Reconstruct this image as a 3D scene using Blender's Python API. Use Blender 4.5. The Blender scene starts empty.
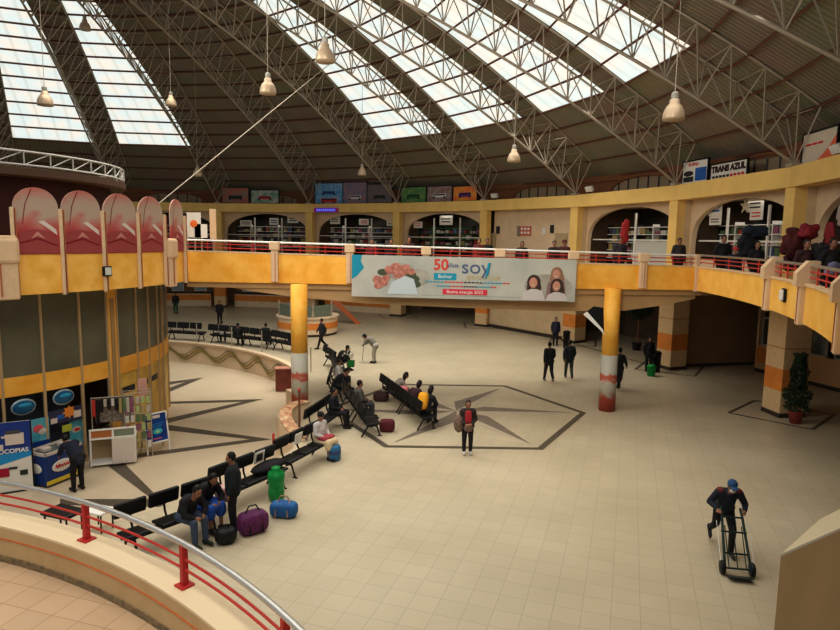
import bpy, bmesh, math, random
from math import sin, cos, tan, pi, radians, degrees, hypot, atan2, sqrt
from mathutils import Vector, Matrix, Euler, noise as mnoise
random.seed(7)
scene = bpy.context.scene
COL = scene.collection

# ------------------------------------------------------------------ camera
FPX, PITCH, ROLL, EYE = 627.6, radians(7.02), radians(.846), 6.2
CF = Vector((0, cos(PITCH), -sin(PITCH)))
_U = Vector((0, sin(PITCH), cos(PITCH))); _R = Vector((1, 0, 0))
CR = _R * cos(ROLL) + _U * sin(ROLL)
CU = _U * cos(ROLL) - _R * sin(ROLL)
cd = bpy.data.cameras.new('camera'); cam = bpy.data.objects.new('camera', cd); COL.objects.link(cam)
cd.sensor_fit = 'HORIZONTAL'; cd.sensor_width = 36; cd.lens = 36 * FPX / 840; cd.clip_end = 300; cd.clip_start = .05
m = Matrix((CR, CU, -CF)).transposed().to_4x4(); m.translation = (0, 0, EYE); cam.matrix_world = m
scene.camera = cam

def ray(x, y): return CF + CR * ((x - 420) / FPX) + CU * ((315 - y) / FPX)
def G(x, y, z=0.0):
    d = ray(x, y); t = (z - EYE) / d.z
    return Vector((d.x * t, d.y * t, z))
def V(x, y, D):
    d = ray(x, y); t = D / d.y
    return Vector((d.x * t, D, EYE + d.z * t))

# ------------------------------------------------------------------ building frame
CX, CY = -17.88, 22.97
PH = -.0196
RA = 30.85                       # arcade radius
PIT = -1.15
def AK(k): return PH + k * radians(15)
def P(a, r, z=0.0): return Vector((CX + r * cos(a), CY + r * sin(a), z))
def zb(r): return 19.23 - .0124 * r - .0104 * r * r
def zr(r): return zb(r) + 2.0

# ------------------------------------------------------------------ materials
MATS = {}
def mat(name, col, rough=.6, metal=0, noise=0, nscale=6, col2=None, emit=0, bump=0, alpha=1, trans=0, spec=.3):
    if name in MATS: return MATS[name]
    mt = bpy.data.materials.new(name); mt.use_nodes = True
    nt = mt.node_tree; b = nt.nodes['Principled BSDF']
    b.inputs['Roughness'].default_value = rough; b.inputs['Metallic'].default_value = metal
    b.inputs['Specular IOR Level'].default_value = spec
    c = (*col, 1)
    b.inputs['Base Color'].default_value = c
    if noise or col2 or bump:
        tc = nt.nodes.new('ShaderNodeTexCoord'); n = nt.nodes.new('ShaderNodeTexNoise')
        n.inputs['Scale'].default_value = nscale; n.inputs['Detail'].default_value = 5
        nt.links.new(tc.outputs['Object'], n.inputs['Vector'])
        if noise or col2:
            r = nt.nodes.new('ShaderNodeValToRGB')
            c2 = col2 if col2 else tuple(max(0, v * (1 - noise)) for v in col)
            r.color_ramp.elements[0].color = (*c2, 1); r.color_ramp.elements[1].color = c
            r.color_ramp.elements[0].position = .35; r.color_ramp.elements[1].position = .65
            nt.links.new(n.outputs['Fac'], r.inputs['Fac']); nt.links.new(r.outputs['Color'], b.inputs['Base Color'])
        if bump:
            bp = nt.nodes.new('ShaderNodeBump'); bp.inputs['Strength'].default_value = bump
            nt.links.new(n.outputs['Fac'], bp.inputs['Height']); nt.links.new(bp.outputs['Normal'], b.inputs['Normal'])
    if emit:
        b.inputs['Emission Color'].default_value = c; b.inputs['Emission Strength'].default_value = emit
    if trans: b.inputs['Transmission Weight'].default_value = trans
    if alpha < 1: b.inputs['Alpha'].default_value = alpha
    MATS[name] = mt
    return mt

def tile_mat(name, base, grout, size, ang, var=.06, rough=.35, mortar=.012):
    mt = bpy.data.materials.new(name); mt.use_nodes = True; nt = mt.node_tree; b = nt.nodes['Principled BSDF']
    tc = nt.nodes.new('ShaderNodeTexCoord'); mp = nt.nodes.new('ShaderNodeMapping')
    mp.inputs['Rotation'].default_value[2] = ang
    br = nt.nodes.new('ShaderNodeTexBrick'); br.offset = 0; br.squash = 1
    br.inputs['Scale'].default_value = 1 / size; br.inputs['Brick Width'].default_value = 1; br.inputs['Row Height'].default_value = 1
    br.inputs['Mortar Size'].default_value = mortar; br.inputs['Mortar Smooth'].default_value = .1
    br.inputs['Color1'].default_value = (*base, 1); br.inputs['Color2'].default_value = (*[v * (1 - var) for v in base], 1)
    br.inputs['Mortar'].default_value = (*grout, 1); br.inputs['Bias'].default_value = 0
    nt.links.new(tc.outputs['Object'], mp.inputs['Vector']); nt.links.new(mp.outputs['Vector'], br.inputs['Vector'])
    n = nt.nodes.new('ShaderNodeTexNoise'); n.inputs['Scale'].default_value = .35; n.inputs['Detail'].default_value = 4
    nt.links.new(tc.outputs['Object'], n.inputs['Vector'])
    mx = nt.nodes.new('ShaderNodeMix'); mx.data_type = 'RGBA'; mx.blend_type = 'MULTIPLY'
    rp = nt.nodes.new('ShaderNodeValToRGB'); rp.color_ramp.elements[0].color = (.84, .83, .80, 1); rp.color_ramp.elements[1].color = (1, 1, 1, 1)
    rp.color_ramp.elements[0].position = .3; rp.color_ramp.elements[1].position = .7
    nt.links.new(n.outputs['Fac'], rp.inputs['Fac']); mx.inputs['Factor'].default_value = 1
    nt.links.new(br.outputs['Color'], mx.inputs['A']); nt.links.new(rp.outputs['Color'], mx.inputs['B'])
    nt.links.new(mx.outputs['Result'], b.inputs['Base Color'])
    b.inputs['Roughness'].default_value = rough; b.inputs['Specular IOR Level'].default_value = .35
    MATS[name] = mt; return mt

floor_m = tile_mat('floor_tiles', (.575, .50, .365), (.42, .36, .25), .467, radians(18.4))
pit_m = tile_mat('pit_tiles', (.68, .57, .42), (.61, .50, .36), .467, radians(18.4), var=.03)
land_m = tile_mat('landing_tiles', (.60, .42, .27), (.36, .22, .13), .375, radians(17), var=.1, rough=.5)
cream = mat('cream_wall', (.66, .50, .31), .7, noise=.12, nscale=1.5)
cream2 = mat('pale_wall', (.74, .58, .40), .7, noise=.08, nscale=2)
yellow = mat('yellow_paint', (.86, .60, .21), .6, noise=.1, nscale=1.2)
marble = mat('orange_marble', (.95, .55, .11), .45, nscale=1.6, col2=(.84, .40, .045))
marble2 = mat('golden_marble', (.93, .57, .15), .45, nscale=2.2, col2=(.82, .44, .07))
soffit = mat('soffit_paint', (.50, .33, .16), .75, noise=.15, nscale=.8)
orange = mat('orange_band', (.72, .26, .05), .6, noise=.15, nscale=2)
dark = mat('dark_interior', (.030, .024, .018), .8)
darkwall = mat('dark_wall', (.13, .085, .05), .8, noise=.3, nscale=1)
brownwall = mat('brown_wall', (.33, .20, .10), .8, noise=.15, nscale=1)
skirt_m = mat('dark_skirting', (.05, .035, .025), .5)
strip_m = mat('grey_floor_strip', (.115, .095, .07), .4, noise=.15, nscale=3)
star_m = mat('star_grey_inlay', (.22, .18, .14), .4, noise=.12, nscale=3)
strip2_m = mat('light_inlay', (.52, .44, .33), .4, noise=.1, nscale=3)
roofred = mat('purlin_red_oxide', (.14, .06, .04), .7)
steel = mat('truss_steel', (.42, .36, .285), .5, metal=.2)
black = mat('black_vinyl', (.009, .009, .010), .45, spec=.3)
blackm = mat('black_metal', (.015, .015, .016), .4, metal=.3)
white = mat('white_paint', (.78, .76, .71), .5)
chrome = mat('brushed_pipe', (.62, .61, .58), .28, metal=.85)
whiterail = mat('white_pipe', (.80, .78, .73), .35)
red = mat('red_paint', (.50, .035, .03), .45)
redrail = mat('red_rail', (.55, .05, .035), .45)
skin_m = mat('skin', (.30, .15, .09), .55)
hair_m = mat('black_hair', (.010, .008, .007), .5)
glassd = mat('dark_glass', (.055, .055, .045), .12, spec=.6)
kglass = mat('smoky_glass', (.17, .165, .115), .25, nscale=.8, col2=(.12, .12, .085), spec=.5)
wood = mat('brown_wood', (.22, .10, .05), .6, noise=.2)

# corrugated roof + skylight: UV based (u = across, v = up the slope, metres)
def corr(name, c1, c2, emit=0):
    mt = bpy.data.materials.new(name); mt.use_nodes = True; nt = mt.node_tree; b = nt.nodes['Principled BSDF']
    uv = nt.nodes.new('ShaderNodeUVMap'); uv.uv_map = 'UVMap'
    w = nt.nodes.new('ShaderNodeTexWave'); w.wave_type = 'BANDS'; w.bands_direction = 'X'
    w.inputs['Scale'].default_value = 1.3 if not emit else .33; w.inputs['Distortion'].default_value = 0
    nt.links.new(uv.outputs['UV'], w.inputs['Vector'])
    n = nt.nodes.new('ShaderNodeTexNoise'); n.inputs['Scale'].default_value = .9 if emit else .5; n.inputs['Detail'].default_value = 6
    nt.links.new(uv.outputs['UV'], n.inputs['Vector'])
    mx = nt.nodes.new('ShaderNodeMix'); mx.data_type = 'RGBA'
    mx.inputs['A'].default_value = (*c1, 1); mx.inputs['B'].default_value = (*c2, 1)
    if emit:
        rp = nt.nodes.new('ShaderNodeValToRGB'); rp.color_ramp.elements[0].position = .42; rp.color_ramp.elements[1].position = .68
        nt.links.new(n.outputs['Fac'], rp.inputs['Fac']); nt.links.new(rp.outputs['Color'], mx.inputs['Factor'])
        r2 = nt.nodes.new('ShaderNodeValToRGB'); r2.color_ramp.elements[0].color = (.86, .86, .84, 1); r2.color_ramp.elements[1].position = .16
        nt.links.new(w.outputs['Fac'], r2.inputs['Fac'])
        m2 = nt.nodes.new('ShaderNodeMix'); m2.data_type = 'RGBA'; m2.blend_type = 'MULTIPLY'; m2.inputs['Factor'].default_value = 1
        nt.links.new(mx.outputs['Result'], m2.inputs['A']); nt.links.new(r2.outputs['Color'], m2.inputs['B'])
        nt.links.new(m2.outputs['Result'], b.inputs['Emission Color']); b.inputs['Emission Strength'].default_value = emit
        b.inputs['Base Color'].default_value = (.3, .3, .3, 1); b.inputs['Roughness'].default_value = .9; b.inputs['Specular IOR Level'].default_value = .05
    else:
        nt.links.new(w.outputs['Fac'], mx.inputs['Factor']); 
        m2 = nt.nodes.new('ShaderNodeMix'); m2.data_type = 'RGBA'; m2.blend_type = 'MULTIPLY'; m2.inputs['Factor'].default_value = .5
        nt.links.new(mx.outputs['Result'], m2.inputs['A']); nt.links.new(n.outputs['Color'], m2.inputs['B'])
        nt.links.new(m2.outputs['Result'], b.inputs['Base Color'])
        bp = nt.nodes.new('ShaderNodeBump'); bp.inputs['Strength'].default_value = .5; bp.inputs['Distance'].default_value = .05
        nt.links.new(w.outputs['Fac'], bp.inputs['Height']); nt.links.new(bp.outputs['Normal'], b.inputs['Normal'])
        b.inputs['Roughness'].default_value = .6
    MATS[name] = mt; return mt
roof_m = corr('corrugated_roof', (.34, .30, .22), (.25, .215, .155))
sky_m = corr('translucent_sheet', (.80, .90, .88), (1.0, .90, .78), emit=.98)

# ------------------------------------------------------------------ mesh builder
class MB:
    def __init__(s): s.v = []; s.f = []; s.mi = []; s.mats = []; s.uv = None
    def _m(s, m):
        if m not in s.mats: s.mats.append(m)
        return s.mats.index(m)
    def add(s, vs, fs, m):
        o = len(s.v); k = s._m(m); s.v += [tuple(v) for v in vs]
        for f in fs: s.f.append(tuple(o + i for i in f)); s.mi.append(k)
        return s
    def box(s, c, size, m, rz=0, rx=0, ry=0):
        M = Matrix.Translation(Vector(c)) @ Euler((rx, ry, rz)).to_matrix().to_4x4()
        x, y, z = [q / 2 for q in size]
        vs = [M @ Vector((a * x, b * y, d * z)) for a in (-1, 1) for b in (-1, 1) for d in (-1, 1)]
        return s.add(vs, [(0, 1, 3, 2), (4, 6, 7, 5), (0, 4, 5, 1), (2, 3, 7, 6), (0, 2, 6, 4), (1, 5, 7, 3)], m)
    def rbox(s, c, size, m, rz=0, rx=0, b=.02, ry=0):
        bm = bmesh.new(); bmesh.ops.create_cube(bm, size=1)
        for v in bm.verts: v.co = Vector((v.co.x * size[0], v.co.y * size[1], v.co.z * size[2]))
        bmesh.ops.bevel(bm, geom=bm.edges[:], offset=min(b, min(size) * .45), segments=2, profile=.5, affect='EDGES')
        M = Matrix.Translation(Vector(c)) @ Euler((rx, ry, rz)).to_matrix().to_4x4()
        vs = [M @ v.co for v in bm.verts]; fs = [tuple(v.index for v in f.verts) for f in bm.faces]
        bm.free(); return s.add(vs, fs, m)
    def soft(s, c, size, m, rz=0, e=.55, n=20, k=12, rx=0):
        M = Matrix.Translation(Vector(c)) @ Euler((rx, 0, rz)).to_matrix().to_4x4()
        pw = lambda v: math.copysign(abs(v) ** e, v)
        vs = []; fs = []
        for i in range(1, k):
            t = pi * i / k
            for j in range(n):
                q = 2 * pi * j / n; vs.append(M @ Vector((size[0] / 2 * pw(sin(t)) * pw(cos(q)), size[1] / 2 * pw(sin(t)) * pw(sin(q)), size[2] / 2 * pw(cos(t)))))
        top = len(vs); vs.append(M @ Vector((0, 0, size[2] / 2))); vs.append(M @ Vector((0, 0, -size[2] / 2)))
        for i in range(k - 2):
            for j in range(n): fs.append((i * n + j, (i + 1) * n + j, (i + 1) * n + (j + 1) % n, i * n + (j + 1) % n))
        for j in range(n): fs.append((top, j, (j + 1) % n)); fs.append((top + 1, (k - 2) * n + (j + 1) % n, (k - 2) * n + j))
        return s.add(vs, fs, m)
    def tube(s, pts, r, m, n=6, closed=False, caps=True):
        pts = [Vector(p) for p in pts]; N = len(pts); vs = []; fs = []
        rr = r if isinstance(r, (list, tuple)) else [r] * N
        up = None
        for i, p in enumerate(pts):
            if closed: t = pts[(i + 1) % N] - pts[i - 1]
            else: t = pts[min(i + 1, N - 1)] - pts[max(i - 1, 0)]
            t.normalize()
            if up is None: up = Vector((0, 0, 1)) if abs(t.z) < .9 else Vector((1, 0, 0))
            a = t.cross(up); 
            if a.length < 1e-4: a = t.cross(Vector((0, 1, 0)))
            a.normalize(); b = a.cross(t); up = b
            for j in range(n):
                q = 2 * pi * j / n; vs.append(p + (a * cos(q) + b * sin(q)) * rr[i])
        for i in range(N if closed else N - 1):
            for j in range(n):
                k = (i + 1) % N
                fs.append((i * n + j, i * n + (j + 1) % n, k * n + (j + 1) % n, k * n + j))
        if caps and not closed: fs += [tuple(range(n))[::-1], tuple((N - 1) * n + j for j in range(n))]
        return s.add(vs, fs, m)
    def lathe(s, c, prof, m, n=20, M=None):
        vs = []; fs = []; c = Vector(c)
        for r, z in prof:
            for j in range(n):
                q = 2 * pi * j / n; p = Vector((r * cos(q), r * sin(q), z))
                if M: p = M @ p
                vs.append(c + p)
        for i in range(len(prof) - 1):
            for j in range(n): fs.append((i * n + j, i * n + (j + 1) % n, (i + 1) * n + (j + 1) % n, (i + 1) * n + j))
        fs.append(tuple(range(n))[::-1]); fs.append(tuple((len(prof) - 1) * n + j for j in range(n)))
        return s.add(vs, fs, m)
    def prism(s, poly, z0, z1, m):
        n = len(poly); vs = [(p[0], p[1], z0) for p in poly] + [(p[0], p[1], z1) for p in poly]
        fs = [tuple(range(n))[::-1], tuple(range(n, 2 * n))] + [(i, (i + 1) % n, n + (i + 1) % n, n + i) for i in range(n)]
        return s.add(vs, fs, m)
    def arcbox(s, r0, r1, a0, a1, z0, z1, m, n=None, c=None):
        n = n or max(2, int(abs(a1 - a0) / radians(3)) + 1); c = c or (CX, CY); vs = []; fs = []
        for i in range(n + 1):
            a = a0 + (a1 - a0) * i / n
            for r, z in ((r0, z0), (r1, z0), (r1, z1), (r0, z1)): vs.append((c[0] + r * cos(a), c[1] + r * sin(a), z))
        for i in range(n):
            for j in range(4): fs.append((4 * i + j, 4 * i + (j + 1) % 4, 4 * i + 4 + (j + 1) % 4, 4 * i + 4 + j))
        fs += [(0, 3, 2, 1), (4 * n, 4 * n + 1, 4 * n + 2, 4 * n + 3)]
        return s.add(vs, fs, m)
    def wall(s, path, zlo, zhi, th, m):
        """vertical wall of thickness th along a plan path; zlo/zhi may be lists"""
        n = len(path); zl = zlo if isinstance(zlo, list) else [zlo] * n; zh = zhi if isinstance(zhi, list) else [zhi] * n
        vs = []; fs = []
        for i, p in enumerate(path):
            a = Vector(path[max(i - 1, 0)][:2]); b = Vector(path[min(i + 1, n - 1)][:2]); t = (b - a).normalized(); nn = Vector((-t.y, t.x)) * th
            q = Vector(p[:2])
            for w, z in ((q, zl[i]), (q + nn, zl[i]), (q + nn, zh[i]), (q, zh[i])): vs.append((w.x, w.y, z))
        for i in range(n - 1):
            for j in range(4): fs.append((4 * i + j, 4 * i + 4 + j, 4 * i + 4 + (j + 1) % 4, 4 * i + (j + 1) % 4))
        fs += [(0, 1, 2, 3), (4 * n - 4, 4 * n - 1, 4 * n - 2, 4 * n - 3)]
        return s.add(vs, fs, m)
    def ell(s, c, rad, m, n=12, k=8, M=None):
        vs = []; fs = []; c = Vector(c)
        for i in range(1, k):
            t = pi * i / k
            for j in range(n):
                q = 2 * pi * j / n; p = Vector((rad[0] * sin(t) * cos(q), rad[1] * sin(t) * sin(q), rad[2] * cos(t)))
                vs.append(c + (M @ p if M else p))
        top = len(vs); p = Vector((0, 0, rad[2])); vs.append(c + (M @ p if M else p)); vs.append(c - (M @ p if M else p))
        for i in range(k - 2):
            for j in range(n): fs.append((i * n + j, (i + 1) * n + j, (i + 1) * n + (j + 1) % n, i * n + (j + 1) % n))
        for j in range(n): fs.append((top, j, (j + 1) % n)); fs.append((top + 1, (k - 2) * n + (j + 1) % n, (k - 2) * n + j))
        return s.add(vs, fs, m)
    def cap(s, a, b, ra, rb, m, n=10):
        """tapered capsule, closed"""
        a = Vector(a); b = Vector(b); t = (b - a); L = t.length
        if L < 1e-5: return s.ell(a, (ra, ra, ra), m)
        t /= L; up = Vector((0, 0, 1)) if abs(t.z) < .9 else Vector((1, 0, 0)); u = t.cross(up).normalized(); w = t.cross(u)
        rings = []
        for q in (-75, -40, 0): rings.append((a + t * ra * sin(radians(q)), ra * cos(radians(q))))
        for q in (0, 40, 75): rings.append((b + t * rb * sin(radians(q)), rb * cos(radians(q))))
        vs = [];  fs = []
        for p, r in rings:
            for j in range(n): vs.append(p + (u * cos(2 * pi * j / n) + w * sin(2 * pi * j / n)) * r)
        for i in range(5):
            for j in range(n): fs.append((i * n + j, i * n + (j + 1) % n, (i + 1) * n + (j + 1) % n, (i + 1) * n + j))
        fs.append(tuple(range(n))[::-1]); fs.append(tuple(5 * n + j for j in range(n)))
        return s.add(vs, fs, m)
    def mesh(s, name, smooth=False):
        me = bpy.data.meshes.new(name); me.from_pydata(s.v, [], s.f)
        for m in s.mats: me.materials.append(m)
        me.polygons.foreach_set('material_index', s.mi)
        if smooth: me.polygons.foreach_set('use_smooth', [True] * len(me.polygons))
        bm = bmesh.new(); bm.from_mesh(me); bmesh.ops.recalc_face_normals(bm, faces=bm.faces[:]); bm.to_mesh(me); bm.free()
        me.update(); return me
    def build(s, name, parent=None, smooth=False):
        o = bpy.data.objects.new(name, s.mesh(name, smooth)); COL.objects.link(o)
        if parent is not None: o.parent = parent
        return o

def tag(o, label=None, cat=None, group=None, kind=None):
    if label: o['label'] = label
    if cat: o['category'] = cat
    if group: o['group'] = group
    if kind: o['kind'] = kind
    return o
def empty(name, loc=(0, 0, 0), rz=0, label=None, cat=None, group=None, kind=None):
    o = bpy.data.objects.new(name, None); o.empty_display_size = .2; COL.objects.link(o); o.location = loc; o.rotation_euler = (0, 0, rz)
    return tag(o, label, cat, group, kind)
def struct(mb, name, smooth=False): return tag(mb.build(name, None, smooth), kind='structure')
def copy_tree(o, parent=None):
    c = o.copy(); COL.objects.link(c); c.parent = parent
    for ch in list(o.children): copy_tree(ch, c)
    return c
def text(s, size, M, m, name, parent=None, depth=.004, bold=0, align='CENTER', sx=1):
    cu = bpy.data.curves.new(name, 'FONT'); cu.body = s; cu.size = size; cu.extrude = depth; cu.offset = bold
    cu.align_x = align; cu.align_y = 'CENTER'
    t = bpy.data.objects.new('tmp', cu); COL.objects.link(t); bpy.context.view_layer.update()
    me = bpy.data.meshes.new_from_object(t.evaluated_get(bpy.context.evaluated_depsgraph_get()))
    bpy.data.objects.remove(t); me.transform(M @ Matrix.Diagonal((sx, 1, 1, 1))); me.materials.clear(); me.materials.append(m); me.name = name
    o = bpy.data.objects.new(name, me); COL.objects.link(o)
    if parent is not None: o.parent = parent
    return o
# local frame for flat boards: board lies in local XZ, faces -Y
FACE = Matrix.Rotation(pi / 2, 4, 'X')
def fr(x, y, z): return Matrix.Translation((x, y, z)) @ FACE

# ------------------------------------------------------------------ GROUND FLOOR
def pit_r(a):
    d = degrees(a)
    d = (d + 180) % 360 - 180
    if d > 20: return 13.4 if d < 140 else 13.4
    if d > -8: return 13.05
    if d > -20: return 13.05 + (15.15 - 13.05) * (-8 - d) / 12
    if d > -75: return 15.15
    return max(13.4, 15.15 - (-75 - d) * .1)
mb = MB(); N = 240; vs = []; fs = []
for i in range(N):
    a = 2 * pi * i / N
    vs.append(P(a, pit_r(a), 0)); vs.append(P(a, 40, 0))
for i in range(N):
    j = (i + 1) % N; fs.append((2 * i, 2 * j, 2 * j + 1, 2 * i + 1))
mb.add(vs, fs, floor_m)
struct(mb, 'floor')
mb = MB(); vs = [P(0, 0, PIT)]; fs = []
for i in range(N): a = 2 * pi * i / N; vs.append(P(a, pit_r(a) + .05, PIT))
for i in range(N): fs.append((0, 1 + i, 1 + (i + 1) % N))
mb.add(vs, fs, pit_m); struct(mb, 'floor_sunken')
# pit retaining wall with wave decoration
mb = MB(); vs = []; fs = []
for i in range(N):
    a = 2 * pi * i / N; vs.append(P(a, pit_r(a), PIT)); vs.append(P(a, pit_r(a), -.01))
for i in range(N): j = (i + 1) % N; fs.append((2 * i, 2 * j, 2 * j + 1, 2 * i + 1))
mb.add(vs, fs, cream2); struct(mb, 'wall_sunken_round')
mb = MB(); mb.arcbox(13.3, 13.6, radians(22), radians(140), -.02, .07, cream2); struct(mb, 'trim_1')
gold = mat('olive_gold_tile', (.36, .26, .075), .4, noise=.3); olive = mat('olive_tile', (.21, .17, .06), .4)
w = MB()
for off, th, mm in ((0, .14, gold), (-.13, .055, olive), (.12, .05, olive)):
    vs = []; fs = []
    for i in range(241):
        a = radians(24 + 106 * i / 240); ph = (degrees(a) - 45.5) / 10.3 * 2 * pi
        z = -.55 + .26 * cos(ph) + off; r = 13.33 if off == 0 else 13.325
        vs += [P(a + (off * .06), r, z - th / 2), P(a + off * .06, r, z + th / 2)]
    for i in range(240): fs.append((2 * i, 2 * i + 2, 2 * i + 3, 2 * i + 1))
    w.add(vs, fs, mm)
struct(w, 'trim_2')

# kiosk star inlay in the sunken floor
def Z(u, v): return (150 + u / 4, 290 + v / 4)
star = MB()
def poly(mb, pts, z, m):
    q = [G(x, y, z) for x, y in pts]; mb.add(q, [tuple(range(len(q)))], m)
zp = PIT + .004
for pts in ([Z(20, 374), Z(215, 350), Z(140, 368), Z(20, 388)], [Z(215, 350), Z(20, 432), Z(20, 412), Z(140, 368)],
            [Z(20, 448), Z(455, 436), Z(380, 447), Z(20, 457)], [Z(455, 436), Z(20, 545), Z(20, 524), Z(370, 447)],
            [Z(20, 532), Z(490, 597), Z(400, 597), Z(20, 556)], [Z(490, 597), (147, 456.5), (90, 466), (90, 461), (147, 452.5), Z(400, 597)],
            [(108, 466), (122, 461), (168, 507), (152, 499)], [(168, 507), (60, 505), (60, 499), (152, 499)]):
    poly(star, pts, zp, strip_m)
struct(star, 'trim_3')

# hexagon with six-point star
hc = G(456, 411, 0); hx = MB()
def hexv(i, r): a = radians(60 * i); return Vector((hc.x + r * cos(a), hc.y + r * sin(a), .005))
R6 = 4.72
for i in range(6):
    a, b, c, d = hexv(i, R6), hexv(i + 1, R6), hexv(i + 1, R6 - .24), hexv(i, R6 - .24)
    hx.add([a, b, c, d], [(0, 1, 2, 3)], strip_m)
cc = Vector((hc.x, hc.y, .006))
for i in range(6):
    tip = hexv(i, 4.25); tip.z = .006
    l = Vector((hc.x + 1.25 * cos(radians(60 * i + 30)), hc.y + 1.25 * sin(radians(60 * i + 30)), .006))
    r = Vector((hc.x + .75 * cos(radians(60 * i - 30)), hc.y + .75 * sin(radians(60 * i - 30)), .006))
    hx.add([cc, r, tip], [(0, 1, 2)], strip2_m); hx.add([cc, tip, l], [(0, 1, 2)], star_m)
struct(hx, 'trim_4')
# dark frames in the floor round the piers
fm = MB()
def strips(pts, w, z=.005, closed=True, mm=strip_m, mb=None):
    n = len(pts)
    for i in range(n if closed else n - 1):
        a = Vector(pts[i]); b = Vector(pts[(i + 1) % n]); t = (b - a).normalized(); q = Vector((-t.y, t.x, 0)) * w / 2
        (mb or fm).add([a - q, b - q, b + q, a + q], [(0, 1, 2, 3)], mm)
def Z5(p, z=.005): v = Vector(p); v.z = z; return v
for k in (0, 1, 2, 3, 4, 5, 6):
    c = P(AK(k), RA + .3); a = AK(k)
    e = Vector((cos(a), sin(a), 0)); f = Vector((-sin(a), cos(a), 0))
    strips([Z5(c - e * 1.9), Z5(c + f * 1.9), Z5(c + e * 1.9), Z5(c - f * 1.9)], .13)
for k in range(0, 7): 
    if k in (2,): strips([Z5(P(AK(k - .1), RA - .2)), Z5(P(AK(k - .9), RA - .2))], .16, closed=False)
struct(fm, 'trim_5')

# ------------------------------------------------------------------ GALLERY SLABS
A_LO, A_HI = radians(-62), radians(135)
mb = MB(); mb.arcbox(28.06, 28.9, radians(-40), radians(135), 4.45, 4.5, soffit); mb.arcbox(28.9, 36.2, radians(-40), radians(135), 4.25, 4.5, soffit); struct(mb, 'floor_gallery')
mb = MB(); mb.arcbox(RA + .52, 36.2, radians(-40), radians(135), 8.14, 8.3, cream); struct(mb, 'ceiling_gallery')
# bridge
FP = [(-8.7, 23.2), (-5.5, 23.15), (-2.7, 22.95), (1.4, 22.75), (5.7, 22.6), (7.9, 22.6), (10.25, 22.75)]
mb = MB(); mb.prism([(x, y + .15) for x, y in FP] + [(11.5, 23.4), (11.5, 26.6), (-9, 26.8)], 4.25, 4.5, soffit); struct(mb, 'floor_bridge')
# tapered beam below
def lerp(a, b, t): return a + (b - a) * t
def fy(x):
    for (x0, y0), (x1, y1) in zip(FP, FP[1:]):
        if x <= x1: return lerp(y0, y1, (x - x0) / (x1 - x0))
    return FP[-1][1]
bx = [(-8.4, 4.46), (-6.5, 4.15), (-4.6, 3.92), (-2, 3.75), (1.4, 3.66), (5, 3.60), (7.5, 3.66), (8.8, 3.85), (10.1, 4.12)]
mb = MB(); mb.wall([(x, fy(x) + .25) for x, z in bx], [z for x, z in bx], 4.52, .45, soffit); struct(mb, 'trim_6')

def ftop(x): return lerp(5.57, 5.28, (x + 8.7) / 19)
def frail(x): return lerp(6.0, 5.70, (x + 8.7) / 19)
# pilasters on the bridge
pil_x = [V(275, 260, 23.1).x, V(350, 260, 22.9).x, V(426, 260, 22.7).x, V(500, 260, 22.6).x, V(573, 260, 22.6).x, V(643, 260, 22.6).x]
names = ['nearest the round kiosk', 'at the left end of the banner', 'behind the left half of the banner', 'behind the right half of the banner',
         'at the right end of the banner', 'between banner and gallery corner']
pilm = mat('pilaster_paint', (.72, .52, .33), .6, noise=.08); pilred = mat('pilaster_stripe', (.45, .16, .08), .5)
for x, nm in zip(pil_x, names):
    y = fy(x); zt = frail(x) - .02
    t = empty('parapet_pilaster', (x, y - .06, 4.5), 0, 'beige parapet pilaster of the bridge, ' + nm, 'pilaster')
    q = MB(); q.rbox((0, 0, (zt - 4.5) / 2), (.26, .2, zt - 4.5), pilm, b=.03); q.build('post', t)
    q = MB(); q.rbox((0, -.02, zt - 4.5 - .1), (.36, .28, .3), pilm, b=.03); q.build('cap', t)
    q = MB(); q.box((.03, -.105, (zt - 4.8) / 2), (.02, .02, zt - 4.8), pilred); q.build('stripe', t)
# fascia panels
edges = [FP[0][0]] + pil_x + [10.2]
for i, (a, b) in enumerate(zip(edges, edges[1:])):
    xs = [a] + [p[0] for p in FP if a < p[0] < b] + [b]
    q = MB(); q.wall([(x, fy(x)) for x in xs], 4.46, [ftop(x) for x in xs], .12, marble)
    q.wall([(x, fy(x) - .02) for x in xs], [ftop(x) for x in xs], [ftop(x) + .05 for x in xs], .16, pilm)
    o = struct(q, 'wall_bridge_parapet')
    # rail
    L = ['leftmost bridge bay beside the kiosk', 'bridge bay left of the banner', 'left third of the banner', 'middle of the banner', 'right third of the banner',
         'bridge bay right of the banner', 'bridge bay at the gallery corner'][i]
    t = empty('guard_rail', ((a + b) / 2, fy((a + b) / 2), ftop((a + b) / 2)), 0, 'white pipe rail with red bars above the ' + L, 'railing')
    mx, my, mz = t.location
    pts = [Vector((x - mx, fy(x) + .06 - my, frail(x) - mz)) for x in xs]
    q = MB(); q.tube(pts, .035, whiterail, n=8); q.build('top_rail', t)
    q = MB()
    for h in (.12, .26): q.tube([p + Vector((0, 0, -h)) for p in pts], .02, redrail, n=6)
    q.build('lower_rail', t)
    n = max(2, int((b - a) / .8))
    for j in range(1, n):
        x = lerp(a, b, j / n); q = MB(); q.tube([(x - mx, fy(x) + .06 - my, ftop(x) - mz), (x - mx, fy(x) + .06 - my, frail(x) - mz)], .018, redrail, n=6); q.build('baluster', t)

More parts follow.
